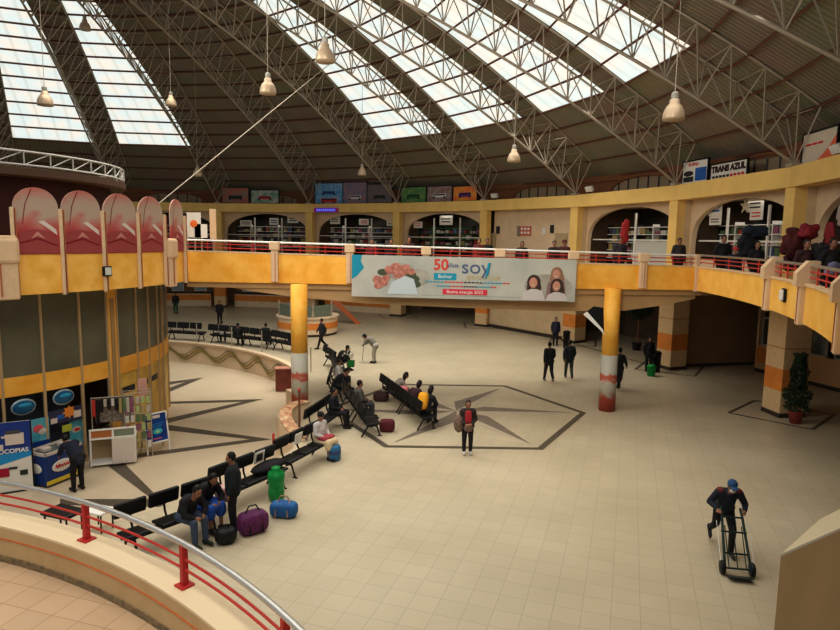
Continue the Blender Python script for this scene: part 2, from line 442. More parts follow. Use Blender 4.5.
# right gallery parapet (ring r=27.9)
RG = 27.9
gcol = mat('plain_orange_marble', (.95, .57, .14), .45, nscale=2, col2=(.88, .48, .09))
marks = [0, -3.6, -7.45, -10.9, -14.6, -18.9, -23.5, -28, -33]   # degrees
marks = [degrees(atan2(G(x, y, 4.5).y - CY, G(x, y, 4.5).x - CX)) for x, y in ((717, 294), (748, 306), (797, 320))]
marks = [-.3, marks[1], marks[2], marks[2] - 8.2, marks[2] - 16]
for i, (a, b) in enumerate(zip(marks, marks[1:])):
    q = MB(); q.arcbox(RG, RG + .14, radians(b), radians(a), 4.44, 5.27, gcol, n=6); q.arcbox(RG - .03, RG + .17, radians(b), radians(a), 5.27, 5.33, pilm, n=6)
    struct(q, 'wall_gallery_parapet')
    am = radians((a + b) / 2); c = P(am, RG + .07, 5.33)
    t = empty('guard_rail', c, 0, 'rail with red bars on the right gallery, ' + ['bay nearest the gallery corner', 'between the two chamfered pilasters', 'bay beyond the right chamfered pilaster', 'bay nearest the viewer'][i], 'railing')
    arc = lambda z, n=8: [P(radians(lerp(b, a, j / n)), RG + .07, z) - c for j in range(n + 1)]
    q = MB(); q.tube(arc(5.72), .035, chrome, n=8); q.build('top_rail', t)
    q = MB(); q.tube(arc(5.46), .02, redrail); q.tube(arc(5.59), .02, redrail); q.build('lower_rail', t)
    for j in range(1, 5):
        v = P(radians(lerp(b, a, j / 5)), RG + .07, 0) - c; q = MB(); q.tube([(v.x, v.y, 0), (v.x, v.y, 5.72 - 5.33)], .02, redrail); q.build('baluster', t)
for i, a in enumerate(marks[:4]):
    c = P(radians(a), RG, 4.4); rz = radians(a)
    nm = ['short corner', 'tall chamfered', 'tall chamfered', 'tall chamfered'][i]
    t = empty('parapet_pilaster', c, rz, ['beige pilaster where bridge and right gallery meet', 'chamfered beige pilaster right of the wall lamp niche', 'rightmost chamfered beige pilaster on the orange gallery parapet', 'chamfered beige pilaster outside the right edge'][i], 'pilaster')
    h = 1.35 if i == 0 else 1.0
    q = MB(); q.rbox((-.03, 0, h / 2), (.16, .3, h), pilm, b=.02); q.build('post', t)
    if i:
        q = MB(); q.prism([(0, 0), (1, 0), (1, 1), (0, 1)], 0, 1, pilm); q = MB()
        prof = [(-.20, .85), (-.20, 1.15), (.02, 1.42), (.24, 1.42), (.24, .85)]
        vs = [(x, -.17, z) for x, z in prof] + [(x, .17, z) for x, z in prof]; n = 5
        q.add(vs, [tuple(range(n)), tuple(range(2 * n - 1, n - 1, -1))] + [(j, (j + 1) % n, n + (j + 1) % n, n + j) for j in range(n)], pilm); q.build('cap', t)
    q = MB(); q.box((-.115, 0, .45), (.02, .03, .8), pilred); q.build('stripe', t)
q = MB(); q.arcbox(RG, RG + .14, radians(-38), radians(marks[-1]), 4.44, 5.27, gcol, n=6); q.arcbox(RG - .03, RG + .17, radians(-38), radians(marks[-1]), 5.27, 5.33, pilm, n=6); struct(q, 'wall_gallery_parapet')
# oval bulkhead lamp on right gallery
def bulkhead(c, rz, lab, s=1):
    t = empty('bulkhead_lamp', c, rz, lab, 'lamp')
    q = MB(); q.rbox((0, 0, 0), (.06, .26 * s, .34 * s), blackm, b=.05); q.build('housing', t)
    q = MB(); q.rbox((-.05, 0, 0), (.08, .2 * s, .27 * s), mat('lamp_glass', (.75, .75, .70), .3), b=.04); q.build('diffuser', t)
a = atan2(G(772, 296, 4.9).y - CY, G(772, 296, 4.9).x - CX); bulkhead(P(a, RG - .04, 4.93), a, 'oval white bulkhead lamp on the orange parapet of the right gallery')

# ------------------------------------------------------------------ COLUMNS
def round_col(px, py, lab, r=.29):
    c = G(px, py, 0); d = Vector((c.x, c.y, 0)).normalized(); c = c + d * r
    t = empty('round_column', (c.x, c.y, 0), 0, lab, 'column')
    q = MB(); q.lathe((0, 0, 0), [(r, 2.08), (r, 4.5)], marble, 28); q.build('upper_shaft', t, True)
    art = mat('column_art', (.60, .055, .035), .45, nscale=3)
    nt = art.node_tree
    if not nt.nodes.get('z'):
        b = nt.nodes['Principled BSDF']; tc = nt.nodes.new('ShaderNodeTexCoord'); sp = nt.nodes.new('ShaderNodeSeparateXYZ'); sp.name = 'z'
        nz = nt.nodes.new('ShaderNodeTexNoise'); nz.inputs['Scale'].default_value = 2.2; nz.inputs['Distortion'].default_value = 1.2
        nt.links.new(tc.outputs['Object'], sp.inputs[0]); nt.links.new(tc.outputs['Object'], nz.inputs['Vector'])
        ad = nt.nodes.new('ShaderNodeMath'); ad.operation = 'MULTIPLY_ADD'; ad.inputs[1].default_value = .7
        nt.links.new(nz.outputs['Fac'], ad.inputs[0]); nt.links.new(sp.outputs['Z'], ad.inputs[2])
        rp = nt.nodes.new('ShaderNodeValToRGB'); rp.color_ramp.interpolation = 'LINEAR'
        e = rp.color_ramp.elements; e[0].position = 0.0; e[0].color = (.28, .05, .03, 1); e[1].position = 1; e[1].color = (.42, .40, .33, 1)
        for p_, c_ in ((.33, (.40, .08, .045, 1)), (.42, (.42, .38, .31, 1)), (.55, (.44, .41, .33, 1)), (.6, (.42, .10, .06, 1)), (.66, (.38, .10, .06, 1)), (.70, (.43, .41, .34, 1))):
            q_ = e.new(p_); q_.color = c_
        dv = nt.nodes.new('ShaderNodeMath'); dv.operation = 'DIVIDE'; dv.inputs[1].default_value = 2.5
        nt.links.new(ad.outputs[0], dv.inputs[0]); nt.links.new(dv.outputs[0], rp.inputs['Fac']); nt.links.new(rp.outputs['Color'], b.inputs['Base Color'])
    q = MB(); q.lathe((0, 0, 0), [(r + .01, 0), (r + .01, 2.08)], art, 28); q.build('painted_base', t, True)
    return t
round_col(606.5, 412, 'orange round column with grey and red painted base right of the star')
round_col(300, 411, 'orange round column with grey base beside the sunken floor')

pierm = mat('pier_cream', (.70, .50, .28), .7, noise=.1)
for k in range(0, 8):
    c = P(AK(k), RA + .35); rz = AK(k)
    q = MB()
    for z0, z1, mm in ((0, .16, skirt_m), (.16, .95, pierm), (.95, 1.75, orange), (1.75, 4.5, pierm)):
        q.box((c.x, c.y, (z0 + z1) / 2), (1.0 + (.04 if z0 == 0 else 0), .95 + (.04 if z0 == 0 else 0), z1 - z0), mm, rz=rz + radians(8))
    q.box((c.x, c.y, 2.5), (1.02, .97, .03), pilred, rz=rz + radians(8))
    struct(q, 'column_pier')

# ------------------------------------------------------------------ GROUND LEVEL RING WALLS
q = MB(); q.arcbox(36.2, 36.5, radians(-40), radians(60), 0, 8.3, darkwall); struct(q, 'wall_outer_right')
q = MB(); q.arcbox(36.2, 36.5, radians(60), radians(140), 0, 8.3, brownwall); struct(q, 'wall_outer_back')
# bay 2-3 : cream wall flush with ring
def seg(a, b, r, z0, z1, th, m, name):
    pa, pb = P(AK(a), r), P(AK(b), r); q = MB(); q.wall([(pa.x, pa.y), (pb.x, pb.y)], z0, z1, -th, m)
    return q
q = seg(2.07, 2.93, RA + .25, 0, 4.5, .2, cream, ''); q2 = seg(2.07, 2.93, RA + .2, 0, .22, .05, skirt_m, ''); struct(q, 'wall_back_right'); struct(q2, 'baseboard_back_right')
# radial wall from pier 1 outward
pa, pb = P(AK(1.02), RA + .8), P(AK(1.0), RA + 5.2)
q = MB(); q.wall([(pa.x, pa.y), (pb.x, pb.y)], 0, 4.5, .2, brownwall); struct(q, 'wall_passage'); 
q = MB(); q.wall([(pa.x, pa.y - .04), (pb.x, pb.y - .04)], 0, .15, .03, skirt_m); struct(q, 'baseboard_passage')
# ticket offices at right (r ~34.9)
B0, B1 = G(754, 371, 0), G(850, 395, 0)
dirb = (B1 - B0).normalized(); B1 = B0 + dirb * 7.5
ang = atan2(dirb.y, dirb.x)
t = empty('ticket_office', B0, ang, 'orange ticket office front with white framed windows under the right gallery', 'office')
L = 7.5
q = MB(); q.box((L / 2, .15, .75), (L, .3, 1.15), mat('peach_wall', (.62, .36, .17), .7)); q.box((L / 2, .16, .09), (L, .28, .18), skirt_m)
q.box((L / 2, .16, 3.85), (L, .3, 1.3), darkwall)
for x in (0.12, 1.75, 2.3, 2.75): pass
q.box((.05, .15, 2.2), (.12, .3, 1.8), pierm); q.build('front_wall', t)
q = MB(); q.box((.9, -.01, .85), (1.6, .02, .7), orange); q.build('orange_panel', t)
frm = mat('window_frame_grey', (.50, .47, .42), .5)
for x0, x1 in ((.25, 1.6), (1.95, 3.6), (4.0, 5.8)):
    w = MB(); zz0, zz1 = 1.35, 2.65
    for z in (zz0, zz1): w.box(((x0 + x1) / 2, .1, z), (x1 - x0, .1, .07), frm)
    for x in (x0, (x0 + x1) / 2, x1): w.box((x, .1, (zz0 + zz1) / 2), (.06, .1, zz1 - zz0), frm)
    wo = w.build('window', t)
    w = MB(); w.box(((x0 + x1) / 2, .13, (zz0 + zz1) / 2), (x1 - x0 - .08, .02, zz1 - zz0 - .08), glassd); w.build('pane', wo)
# far left ground bays: counters with orange band on k 4..8
for k in (4, 5, 6, 7):
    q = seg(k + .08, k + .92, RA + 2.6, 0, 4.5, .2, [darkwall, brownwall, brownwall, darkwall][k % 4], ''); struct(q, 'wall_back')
    pa = P(AK(k + .5), RA + .9); rz = AK(k + .5) + pi / 2
    t = empty('ticket_counter', pa, rz, ['', '', '', '', 'orange banded counter between the far piers right of the round desk', 'orange banded counter behind the round desk', 'orange banded counter beyond the waiting benches', 'orange banded counter at the far left beside the kiosk'][k], 'counter')
    q = MB(); q.box((0, 0, .55), (6.2, .5, 1.1), cream2); q.build('body', t)
    q = MB(); q.box((0, .26, .75), (6.2, .03, .5), orange); q.box((0, 0, 1.12), (6.3, .6, .05), skirt_m); q.build('band', t)
    q = MB()
    for x in (-2.2, -.3, 1.9): q.box((x, .1, 1.75), (1.0, .05, .9), white); 
    q.build('window_frame', t)
    q = MB()
    for x in (-2.2, -.3, 1.9): q.box((x, .14, 1.75), (.88, .03, .78), mat('pale_glass', (.30, .36, .38), .2)); 
    q.build('pane', t)

# round reception desk
c = G(308, 337, 0); c = c + Vector((c.x, c.y, 0)).normalized() * 1.7
t = empty('reception_desk', (c.x, c.y, 0), 0, 'round cream reception desk with orange band behind the left column', 'desk')
q = MB(); q.lathe((0, 0, 0), [(1.85, 0), (1.85, .15)], skirt_m, 36); q.lathe((0, 0, 0), [(1.9, .15), (1.9, 1.12), (1.6, 1.12)], cream2, 36); q.build('body', t)
q = MB(); q.lathe((0, 0, 0), [(1.915, .45), (1.915, .85)], orange, 36); q.build('band', t)
q = MB(); q.lathe((0, 0, 0), [(2.0, 1.12), (2.0, 1.2)], cream2, 36); q.build('top', t)
for i, a in enumerate((200, 245, 290, 335)):
    q = MB(); q.tube([(1.8 * cos(radians(a)), 1.8 * sin(radians(a)), 1.2), (1.8 * cos(radians(a)), 1.8 * sin(radians(a)), 2.15)], .05, steel); q.build('post', t)
q = MB()
for a0 in (202, 247, 292):
    vs = [(1.8 * cos(radians(a)), 1.8 * sin(radians(a)), z) for a in (a0, a0 + 41) for z in (1.25, 1.95)]; q.add(vs, [(0, 1, 3, 2)], mat('desk_glass', (.16, .18, .14), .15))
q.build('glass_screen', t)

# orange stair behind desk, benches far
c = G(343, 324, 0)
t = empty('staircase', c, radians(10), 'orange sided staircase rising behind the reception desk', 'staircase'); t.scale = (.6, .6, .66)
q = MB(); pr = [(-2.6, 4.3), (-2.6, 3.5), (1.5, 0), (2.2, 0)]
vs = [(x, -.1, z) for x, z in pr] + [(x, .1, z) for x, z in pr]
q.add(vs, [(0, 1, 2, 3), (7, 6, 5, 4)] + [(j, (j + 1) % 4, 4 + (j + 1) % 4, 4 + j) for j in range(4)], mat('stair_orange', (.50, .14, .05), .6)); q.build('stringer', t)
q = MB()
for i in range(16): q.box((1.7 - i * .26, .9, .12 + i * .25), (.28, 1.6, .24), cream2)
q.build('steps', t)

# ------------------------------------------------------------------ ARCADE (upper level)
k0, k1 = -2, 8
for k in range(k0, k1 + 1):
    c = P(AK(k), RA + .18); q = MB(); q.box((c.x, c.y, 6.32), (.5, .62, 3.64), yellow, rz=AK(k)); struct(q, 'column_arcade')
q = MB()
for k in range(k0, k1):
    for (z0, z1, r0, r1) in ((8.14, 8.84, RA - .12, RA + .5),):
        pts = [P(AK(k), r0), P(AK(k + 1), r0), P(AK(k + 1), r1), P(AK(k), r1)]; q.prism([(p.x, p.y) for p in pts], z0, z1, yellow)
struct(q, 'wall_arcade_beam')
# arch walls
def frame_bay(k):
    a, b = P(AK(k), RA), P(AK(k + 1), RA); m_ = (a + b) / 2; d = (a - b).normalized()
    # local x runs from k+1 (left) to k (right), local +y points outward
    rz = atan2(d.y, d.x); return m_, rz, (a - b).length
for k in range(k0, k1):
    m_, rz, L = frame_bay(k); W = L - .5
    M = Matrix.Translation((m_.x, m_.y, 0)) @ Matrix.Rotation(rz, 4, 'Z')
    q = MB(); yy = .85
    n = 24; hw = W / 2 - .12
    if k in (2,):
        q.box((0, yy, 6.32), (W, .15, 3.64), cream2); q.v = [tuple(M @ Vector(v)) for v in q.v]; struct(q, 'wall_arcade_back'); continue
    top = 8.14; zs = 6.35; zpk = 8.02
    vs = []; fs = []
    for i in range(n + 1):
        t_ = pi * i / n; x = -hw * cos(t_); z = zs + (zpk - zs) * sin(t_) ** .85 if i not in (0, n) else zs
        for y in (yy - .1, yy + .15): vs += [(x, y, z), (x, y, top)]
    for i in range(n):
        o = 4 * i; fs += [(o, o + 4, o + 5, o + 1), (o + 2, o + 3, o + 7, o + 6), (o, o + 2, o + 6, o + 4)]
    q.add(vs, fs, cream2)
    for s in (-1, 1): q.box((s * (hw + W / 2) / 2, yy, 6.32), (W / 2 - hw, .25, 3.64), cream2)
    for s in (-1, 1): q.box((s * (W / 2 + .02), .5, 6.32), (.06, 1.0, 3.64), cream)
    q.v = [tuple(M @ Vector(v)) for v in q.v]; struct(q, 'wall_arcade_arch')
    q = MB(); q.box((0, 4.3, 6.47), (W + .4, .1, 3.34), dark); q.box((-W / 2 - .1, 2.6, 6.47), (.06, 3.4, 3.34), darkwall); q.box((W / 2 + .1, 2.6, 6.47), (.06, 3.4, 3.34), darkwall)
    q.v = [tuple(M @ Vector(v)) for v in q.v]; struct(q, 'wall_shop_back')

# shop fronts and goods
goods_cols = [(.45, .40, .33), (.30, .05, .04), (.08, .12, .22), (.35, .28, .12), (.10, .16, .08), (.55, .52, .48), (.25, .08, .14), (.05, .05, .06)]
gm = [mat('goods_%d' % i, c, .6) for i, c in enumerate(goods_cols)]
greenm = mat('shop_green', (.03, .16, .05), .5)
bayname = {-2: 'outermost right', -1: 'rightmost visible', 0: 'right gallery', 1: 'corner', 3: 'green trimmed', 4: 'middle far', 5: 'left far', 6: 'leftmost far', 7: 'kiosk hidden'}
bayname = {-1: 'clothes shop at the right edge', 0: 'shop with white hanging signs under the right arch', 1: 'white fronted shop under the round arch', 3: 'green trimmed far shop',
           4: 'far shop behind the purple sign', 5: 'leftmost far shop under two billboards', 6: 'shop beside the arched kiosk panels'}
for k in range(-1, 7):
    if k == 2: continue
    m_, rz, L = frame_bay(k); W = L - .7; nm = bayname[k]
    t = empty('shop_front', (m_.x, m_.y, 4.5), rz, 'glazed front frame of the ' + nm, 'shop front')
    q = MB()
    xs = {1: (-W / 2, 0, W / 2), 0: (-W / 2 + .4, -W / 2 + 2.2, W / 2 - 2.4, W / 2 - .2), -1: (-W / 2 + .6, 0, W / 2)}.get(k, (-W / 2, -W / 6, W / 6, W / 2))
    for x in xs[1:-1]: q.box((x, 1.15, 1.6), (.1, .08, 3.2), white)
    q.box((0, 1.15, 1.75), (W, .07, .07), white); q.build('mullion', t)
    if k == 1:
        q = MB(); q.box((W / 4, 1.2, .95), (W / 2, .03, 1.5), mat('frosted_pane', (.55, .55, .50), .3)); q.build('frosted_pane', t)
    if k == 0:
        q = MB(); q.box((-W / 2 + 1.3, 1.12, .45), (1.7, .3, .9), cream2); q.box((W / 2 - 2.9, 1.12, .45), (1.4, .3, .9), cream2); q.build('low_wall', t)
    s = empty('display_shelf', (m_.x + 2.0 * cos(rz + pi / 2), m_.y + 2.0 * sin(rz + pi / 2), 4.5), rz, 'shelving rack inside the ' + nm, 'shelf')
    sm = greenm if k == 3 else white
    q = MB()
    for z in (.7, 1.15, 1.6, 2.05, 2.45): q.box((0, 0, z), (W * .86, .45, .04), sm)
    q.build('shelf_board', s)
    q = MB()
    for i in range(6): q.box((-W * .43 + W * .86 * i / 5, 0, 1.3), (.05, .45, 2.6), sm if i % 2 else blackm)
    q.build('upright', s)
    base = None
    for z in (.72, 1.17, 1.62, 2.07):
        x = -W * .42
        while x < W * .40:
            w_ = random.uniform(.22, .5); h_ = random.uniform(.15, .38)
            if random.random() < .78:
                q = MB(); q.rbox((0, 0, h_ / 2), (w_ * .9, .3, h_), random.choice(gm), b=.02)
                o = q.build('package'); M = Matrix.Translation(s.location) @ Matrix.Rotation(rz, 4, 'Z')
                o.location = M @ Vector((x + w_ / 2, -.05, z)); o.rotation_euler = (0, 0, rz)
                tag(o, 'small package on the rack of the ' + nm, 'package', 'packages in the ' + nm)
            x += w_ + .04

# hanging white signboards etc.
def board(name, c, w, h, rz, m, label, cat, lean=0, th=.05, frame=None):
    t = empty(name, c, rz, label, cat)
    t.rotation_euler = (lean, 0, rz)
    q = MB(); q.box((0, 0, h / 2), (w, th, h), m); q.build('panel', t)
    if frame:
        q = MB()
        for x in (-w / 2, w / 2): q.box((x, 0, h / 2), (.07, th + .04, h + .07), frame)
        for z in (0, h): q.box((0, 0, z), (w, th + .04, .07), frame)
        q.build('frame', t)
    return t
signw = mat('sign_white', (.74, .72, .66), .5); ink = mat('sign_ink', (.03, .03, .035), .5); inkb = mat('sign_blue', (.03, .12, .42), .5); inkr = mat('sign_red', (.60, .03, .03), .5)
def on_bay(k, x, y, z):
    m_, rz, L = frame_bay(k); M = Matrix.Translation((m_.x, m_.y, 0)) @ Matrix.Rotation(rz, 4, 'Z'); return M @ Vector((x, y, z)), rz
def at_bay(px, py, r):
    """point where the pixel ray meets the vertical cylinder of radius r on its far side"""
    d = ray(px, py); h = Vector((d.x, d.y)).normalized(); c = Vector((CX, CY)); b = h.dot(c); D = b * b - (c.dot(c) - r * r)
    t_ = b + sqrt(max(D, 0)); s = t_ / Vector((d.x, d.y)).length
    p = Vector((d.x * s, d.y * s, EYE + d.z * s)); return p, atan2(p.y - CY, p.x - CX) - pi / 2
def faceme(a): return a   # boards: local -y points to the dome centre
for px, py, w, h, lab, col in ((715, 213, .9, .65, 'left upper white hanging sign under the right arch', inkb), (715, 222, .8, .4, 'left lower white sign hung beneath another under the right arch', ink),
                          (755, 209, 1.0, .55, 'right upper white hanging sign under the right arch', ink), (756, 217, .8, .45, 'right lower white sign hung beneath another under the right arch', inkr),
                          (683, 213, .8, .75, 'pale box on the wall beside the second arch', ink), (682, 222, .6, .4, 'small pale box below a larger one beside the second arch', ink),
                          (293, 220, 1.0, .6, 'white sign in the left opening of the leftmost far shop', ink), (274, 222, .8, .6, 'white sign in the middle of the leftmost far shop', inkb),
                          (246, 223, 1.0, .5, 'white shop sign left of centre in the leftmost far shop', ink), (335, 221, .9, .6, 'white sign in the left of the far shop behind the purple sign', ink),
                          (364, 222, .9, .5, 'white sign at centre of the far shop behind the purple sign', inkr), (391, 223, .8, .5, 'white sign at right of the far shop behind the purple sign', ink),
                          (446, 222, 1.2, .7, 'white sign hanging in the green trimmed far shop', ink), (418, 225, .8, .5, 'pale sign at left of the green trimmed far shop', inkr)):
    p, a = at_bay(px, py + 3, RA + 1.0)
    if px in (683, 682): p, a = at_bay(px, py + 3, RA + .72)
    t = board('hanging_sign', p, w, h, a, signw, lab, 'sign', th=.05)
    q = MB()
    for i in range(2): q.box((0, -.03, h * (.35 + .3 * i)), (w * .7, .01, h * .12), col)
    q.build('printed_lines', t)
# hanging stars under right arch
p, a = at_bay(745, 206, RA + .9)
t = empty('paper_star', p, a, 'pale five point paper star hanging under the right arch', 'decoration')
pts = [((.38 if i % 2 == 0 else .15) * sin(i * pi / 5), 0, (.38 if i % 2 == 0 else .15) * cos(i * pi / 5)) for i in range(10)]
q = MB(); q.add([(0, -.06, 0), (0, .06, 0)] + pts, [(0, 2 + i, 2 + (i + 1) % 10) for i in range(10)] + [(1, 2 + (i + 1) % 10, 2 + i) for i in range(10)], mat('straw', (.55, .48, .33), .7)); q.build('star', t)
# notices on the plain wall bay
doorm = mat('pale_door', (.46, .36, .22), .6)
for px, py, w, h, lab, mm, nm, cat in ((491, 240, 1.0, 2.1, 'pale door at the left end of the plain cream gallery wall', doorm, 'door', 'door'), (561, 240, 1.0, 2.1, 'pale door at the right end of the plain cream gallery wall', doorm, 'door', 'door'),
                          (525.5, 231, 1.0, .62, 'red lettered notice on the plain cream gallery wall', mat('notice_red', (.55, .16, .10), .6), 'notice_board', 'notice'),
                          (518.5, 231, .25, .7, 'narrow grey box beside the red notice', mat('grey_box', (.25, .22, .18), .6), 'meter_box', 'box'),
                          (544, 231, .3, .45, 'small pale poster right of the red notice', signw, 'poster', 'poster'), (552, 229, .28, .5, 'small dark plaque beside the right pale door', ink, 'plaque', 'plaque'),
                          (498, 230, .3, .5, 'small dark plaque beside the left pale door', ink, 'plaque', 'plaque')):
    p, a = on_bay(2, 0, .74, 0)
    # intersect the pixel ray with the bay plane
    nrm = Vector((-sin(a), cos(a), 0)); d = ray(px, py); s = (p - Vector((0, 0, EYE))).dot(nrm) / d.dot(nrm); pt = Vector((0, 0, EYE)) + d * s
    z = 4.5 if nm == 'door' else pt.z - h / 2
    t = board(nm, (pt.x, pt.y, z), w, h, a, mm, lab, cat, th=.06)
    if nm == 'notice_board':
        q = MB()
        for i in range(2):
            for j in range(3): q.box((-.3 + j * .3, -.035, .2 + i * .25), (.2, .01, .14), white)
        q.build('printed_lines', t)
    if nm == 'door':
        q = MB(); q.box((.38, -.06, 1.0), (.06, .06, .15), blackm); q.build('handle', t)
# purple neon sign
p, a = at_bay(326, 212, RA - .6)
t = board('neon_sign', p, 2.2, .32, a, mat('purple_led', (.10, .02, .35), .5, emit=.6), 'purple lit strip sign on the yellow beam over the far shops', 'sign')
q = MB()
for i in range(9): q.box((-.76 + i * .19, -.035, .16), (.11, .01, .14), mat('led_blue', (.15, .25, .9), .5, emit=.8))
q.build('lit_letters', t)
q = MB(); q.box((1.0, -.03, .16), (.18, .02, .3), inkr); q.box((-1.02, -.03, .16), (.12, .02, .3), inkr); q.build('red_end', t)

# billboards standing on the beam
def billboard(x0, x1, yb, yt, r, m, label, extra=None):
    p0, a = at_bay((x0 + x1) / 2, yb, r); pl, _ = at_bay(x0, yb, r); pr_, _ = at_bay(x1, yb, r); w = (pr_ - pl).length
    d = hypot(p0.x, p0.y); pt, _ = at_bay((x0 + x1) / 2, yt, r); h = pt.z - 8.86
    t = board('billboard', (p0.x, p0.y, 8.86), w, h, a, m, label, 'billboard', frame=blackm)
    if extra: extra(t, w, h)
    return t
def mixm(name, c1, c2, s=2): return mat(name, c1, .5, nscale=s, col2=c2)
def bus(t, w, h, col, z=.25, s=1.0):
    q = MB(); q.rbox((0, -.04, h * z + .3 * s), (w * .62 * s, .03, .36 * s), col, b=.01); q.box((0, -.06, h * z + .37 * s), (w * .56 * s, .02, .12 * s), ink)
    for x in (-.2, .2): q.lathe((x * w, -.06, h * z + .12 * s), [(.09, -.01), (.09, .01)], ink, 10, M=Matrix.Rotation(pi / 2, 3, 'X'))
    q.build('bus_picture', t)
billboard(222, 249, 202.5, 187.5, RA + .2, mixm('bb_red', (.50, .12, .10), (.25, .22, .16)), 'billboard with two dark vehicles on pink, leftmost on the beam', lambda t, w, h: (bus(t, w, h, ink, .2, .8)))
billboard(251, 279, 202.5, 190, RA + .2, mixm('bb_pale', (.55, .55, .48), (.12, .30, .26)), 'pale and green billboard second from left on the beam', lambda t, w, h: bus(t, w, h, inkr, .25, .7))
billboard(315, 343, 202.5, 183, RA + .2, mixm('bb_blue', (.05, .28, .62), (.30, .45, .60), 3), 'bright blue billboard above the purple sign', lambda t, w, h: (bus(t, w, h, inkr, .0, .9), bus(t, w, h, inkb, .4, .7)))
billboard(343, 367, 202.5, 182, RA + .2, mixm('bb_bluegrey', (.16, .20, .34), (.38, .20, .20), 3), 'blue grey billboard right of the bright blue one', lambda t, w, h: bus(t, w, h, signw, .15, .8))
billboard(367, 392, 202.5, 184, RA + .2, mixm('bb_dusk', (.22, .15, .13), (.13, .14, .18), 3), 'dusky billboard with a grid pattern left of a truss foot', lambda t, w, h: bus(t, w, h, ink, .2, .7))
billboard(401, 426, 202.5, 187, RA + .2, mixm('bb_green', (.05, .22, .06), (.20, .32, .12), 3), 'green billboard with a bus right of a truss foot', lambda t, w, h: bus(t, w, h, greenm, .2, .8))
billboard(427, 452, 202, 186, RA + .2, mixm('bb_brown', (.28, .12, .12), (.33, .32, .30), 3), 'reddish grey billboard between the green and orange ones', lambda t, w, h: bus(t, w, h, signw, .2, .8))
billboard(453, 477, 201.5, 186, RA + .2, mixm('bb_orange', (.80, .16, .06), (.75, .40, .06), 3), 'orange red billboard rightmost of the far row', lambda t, w, h: bus(t, w, h, mat('violet', (.15, .03, .25)), .2, .8))
def bb_tree(t, w, h):
    text('Bolivar', h * .26, fr(-.05 * w, -.04, h * .84), inkr, 'lettering', t)
    q = MB(); q.box((w * .24, -.035, h * .38), (w * .42, .01, h * .55), inkb); q.box((-w * .24, -.035, h * .2), (w * .4, .01, h * .22), ink); q.ell((-w * .24, -.04, h * .45), (w * .2, .01, h * .12), ink); q.build('picture', t)
billboard(682, 707, 183, 160.5, RA + .2, signw, 'white billboard with red heading and a tree picture', bb_tree)
def bb_azul(t, w, h):
    text('TRANS AZUL', h * .50, fr(0, -.04, h * .64), mat('sign_black', (.04, .02, .02), .5), 'lettering', t, bold=.022, sx=w / (h * .5 * 6.4))
    q = MB()
    for i in range(9): q.box((-w * .4 + i * w * .1, -.035, h * .2), (w * .07, .01, h * .14), inkr if i > 4 else ink)
    q.build('small_print', t)
billboard(710, 746, 179, 162, RA + .2, signw, 'white billboard reading TRANS AZUL in dark letters', bb_azul)
def bb_right(t, w, h):
    q = MB(); n = 10
    vs = []
    for i in range(n + 1):
        u = i / n; vs += [(w * (-.2 + .7 * u), -.035, .03), (w * (-.2 + .7 * u), -.035, .03 + h * .78 * u ** 1.8)]
    q.add(vs, [(2 * i, 2 * i + 2, 2 * i + 3, 2 * i + 1) for i in range(n)], mat('coral', (.72, .15, .08), .5)); q.build('curved_stripe', t)
    for i in range(3): q = MB(); q.box((-w * .30 + i * w * .17, -.035, h * .62), (w * .14, .01, h * .06), inkr); q.build('small_print', t)
billboard(801, 835, 166, 131, RA + .2, mat('beige_sign', (.62, .55, .45), .5), 'beige billboard with a coral curve at the right edge', bb_right)

# clerestory wall with arched windows behind the billboards
rust = mat('rust_brown', (.24, .10, .045), .7, noise=.2)
q = MB(); q.arcbox(32.2, 32.4, radians(-40), radians(135), 8.3, 10.6, rust); struct(q, 'wall_clerestory')
for k in range(-2, 8):
    t = MB(); a = AK(k + .5); n = 14
    vs = [P(a, 32.12, 8.84)]
    M = Matrix.Translation(P(a, 32.1, 8.84)) @ Matrix.Rotation(a - pi / 2, 4, 'Z')
    hw = 2.9; out = [(hw * cos(pi * i / n), 0, .95 * sin(pi * i / n)) for i in range(n + 1)]
    q = MB(); q.add([M @ Vector((0, 0, 0))] + [M @ Vector(p) for p in out], [(0, i + 1, i + 2) for i in range(n)], mat('dusty_pane', (.30, .23, .15), .5))
    f = MB()
    for x in (-2, -1.2, -.4, .4, 1.2, 2): h = .95 * sqrt(1 - (x / hw) ** 2); f.tube([M @ Vector((x, -.04, 0)), M @ Vector((x, -.04, h))], .035, blackm, 4)
    f.tube([M @ (Vector(p) + Vector((0, -.04, 0))) for p in out], .09, rust, 5)
    o = struct(q, 'window_%d' % (k + 3)); f.build('glazing_bars', o)

# ------------------------------------------------------------------ ROOF
RJ = [27.4 + 1.23 * j for j in range(-19, 4)] + [32.3]
def sect(n, r, t): # point on polygon edge between vertex n and n+1 at fraction t
    return P(AK(n), r, zr(r)).lerp(P(AK(n + 1), r, zr(r)), t)
roof = MB(); roof_uv = []
skyn = [0, 1, 2, 3, 6, 7, 8, 9, 12, 13, 14, 15, 18, 19, 20, 21]
def quad(mb, uvl, n, r0, r1, t0, t1, m):
    L0, L1 = .261 * r0, .261 * r1
    f0, f1 = t0, t1
    A, B = t0(r0), t1(r0); C_, D_ = t1(r1), t0(r1)
    mb.add([sect(n, r0, A), sect(n, r0, B), sect(n, r1, C_), sect(n, r1, D_)], [(0, 1, 2, 3)], m)
    uvl += [((A - .5) * L0 + n * 7, r0), ((B - .5) * L0 + n * 7, r0), ((C_ - .5) * L1 + n * 7, r1), ((D_ - .5) * L1 + n * 7, r1)]
e0 = lambda r: 0.0
e1 = lambda r: 1.0
s0 = lambda r: min(.5, .82 / (.261 * r))
s1 = lambda r: 1 - min(.5, 1.05 / (.261 * r))
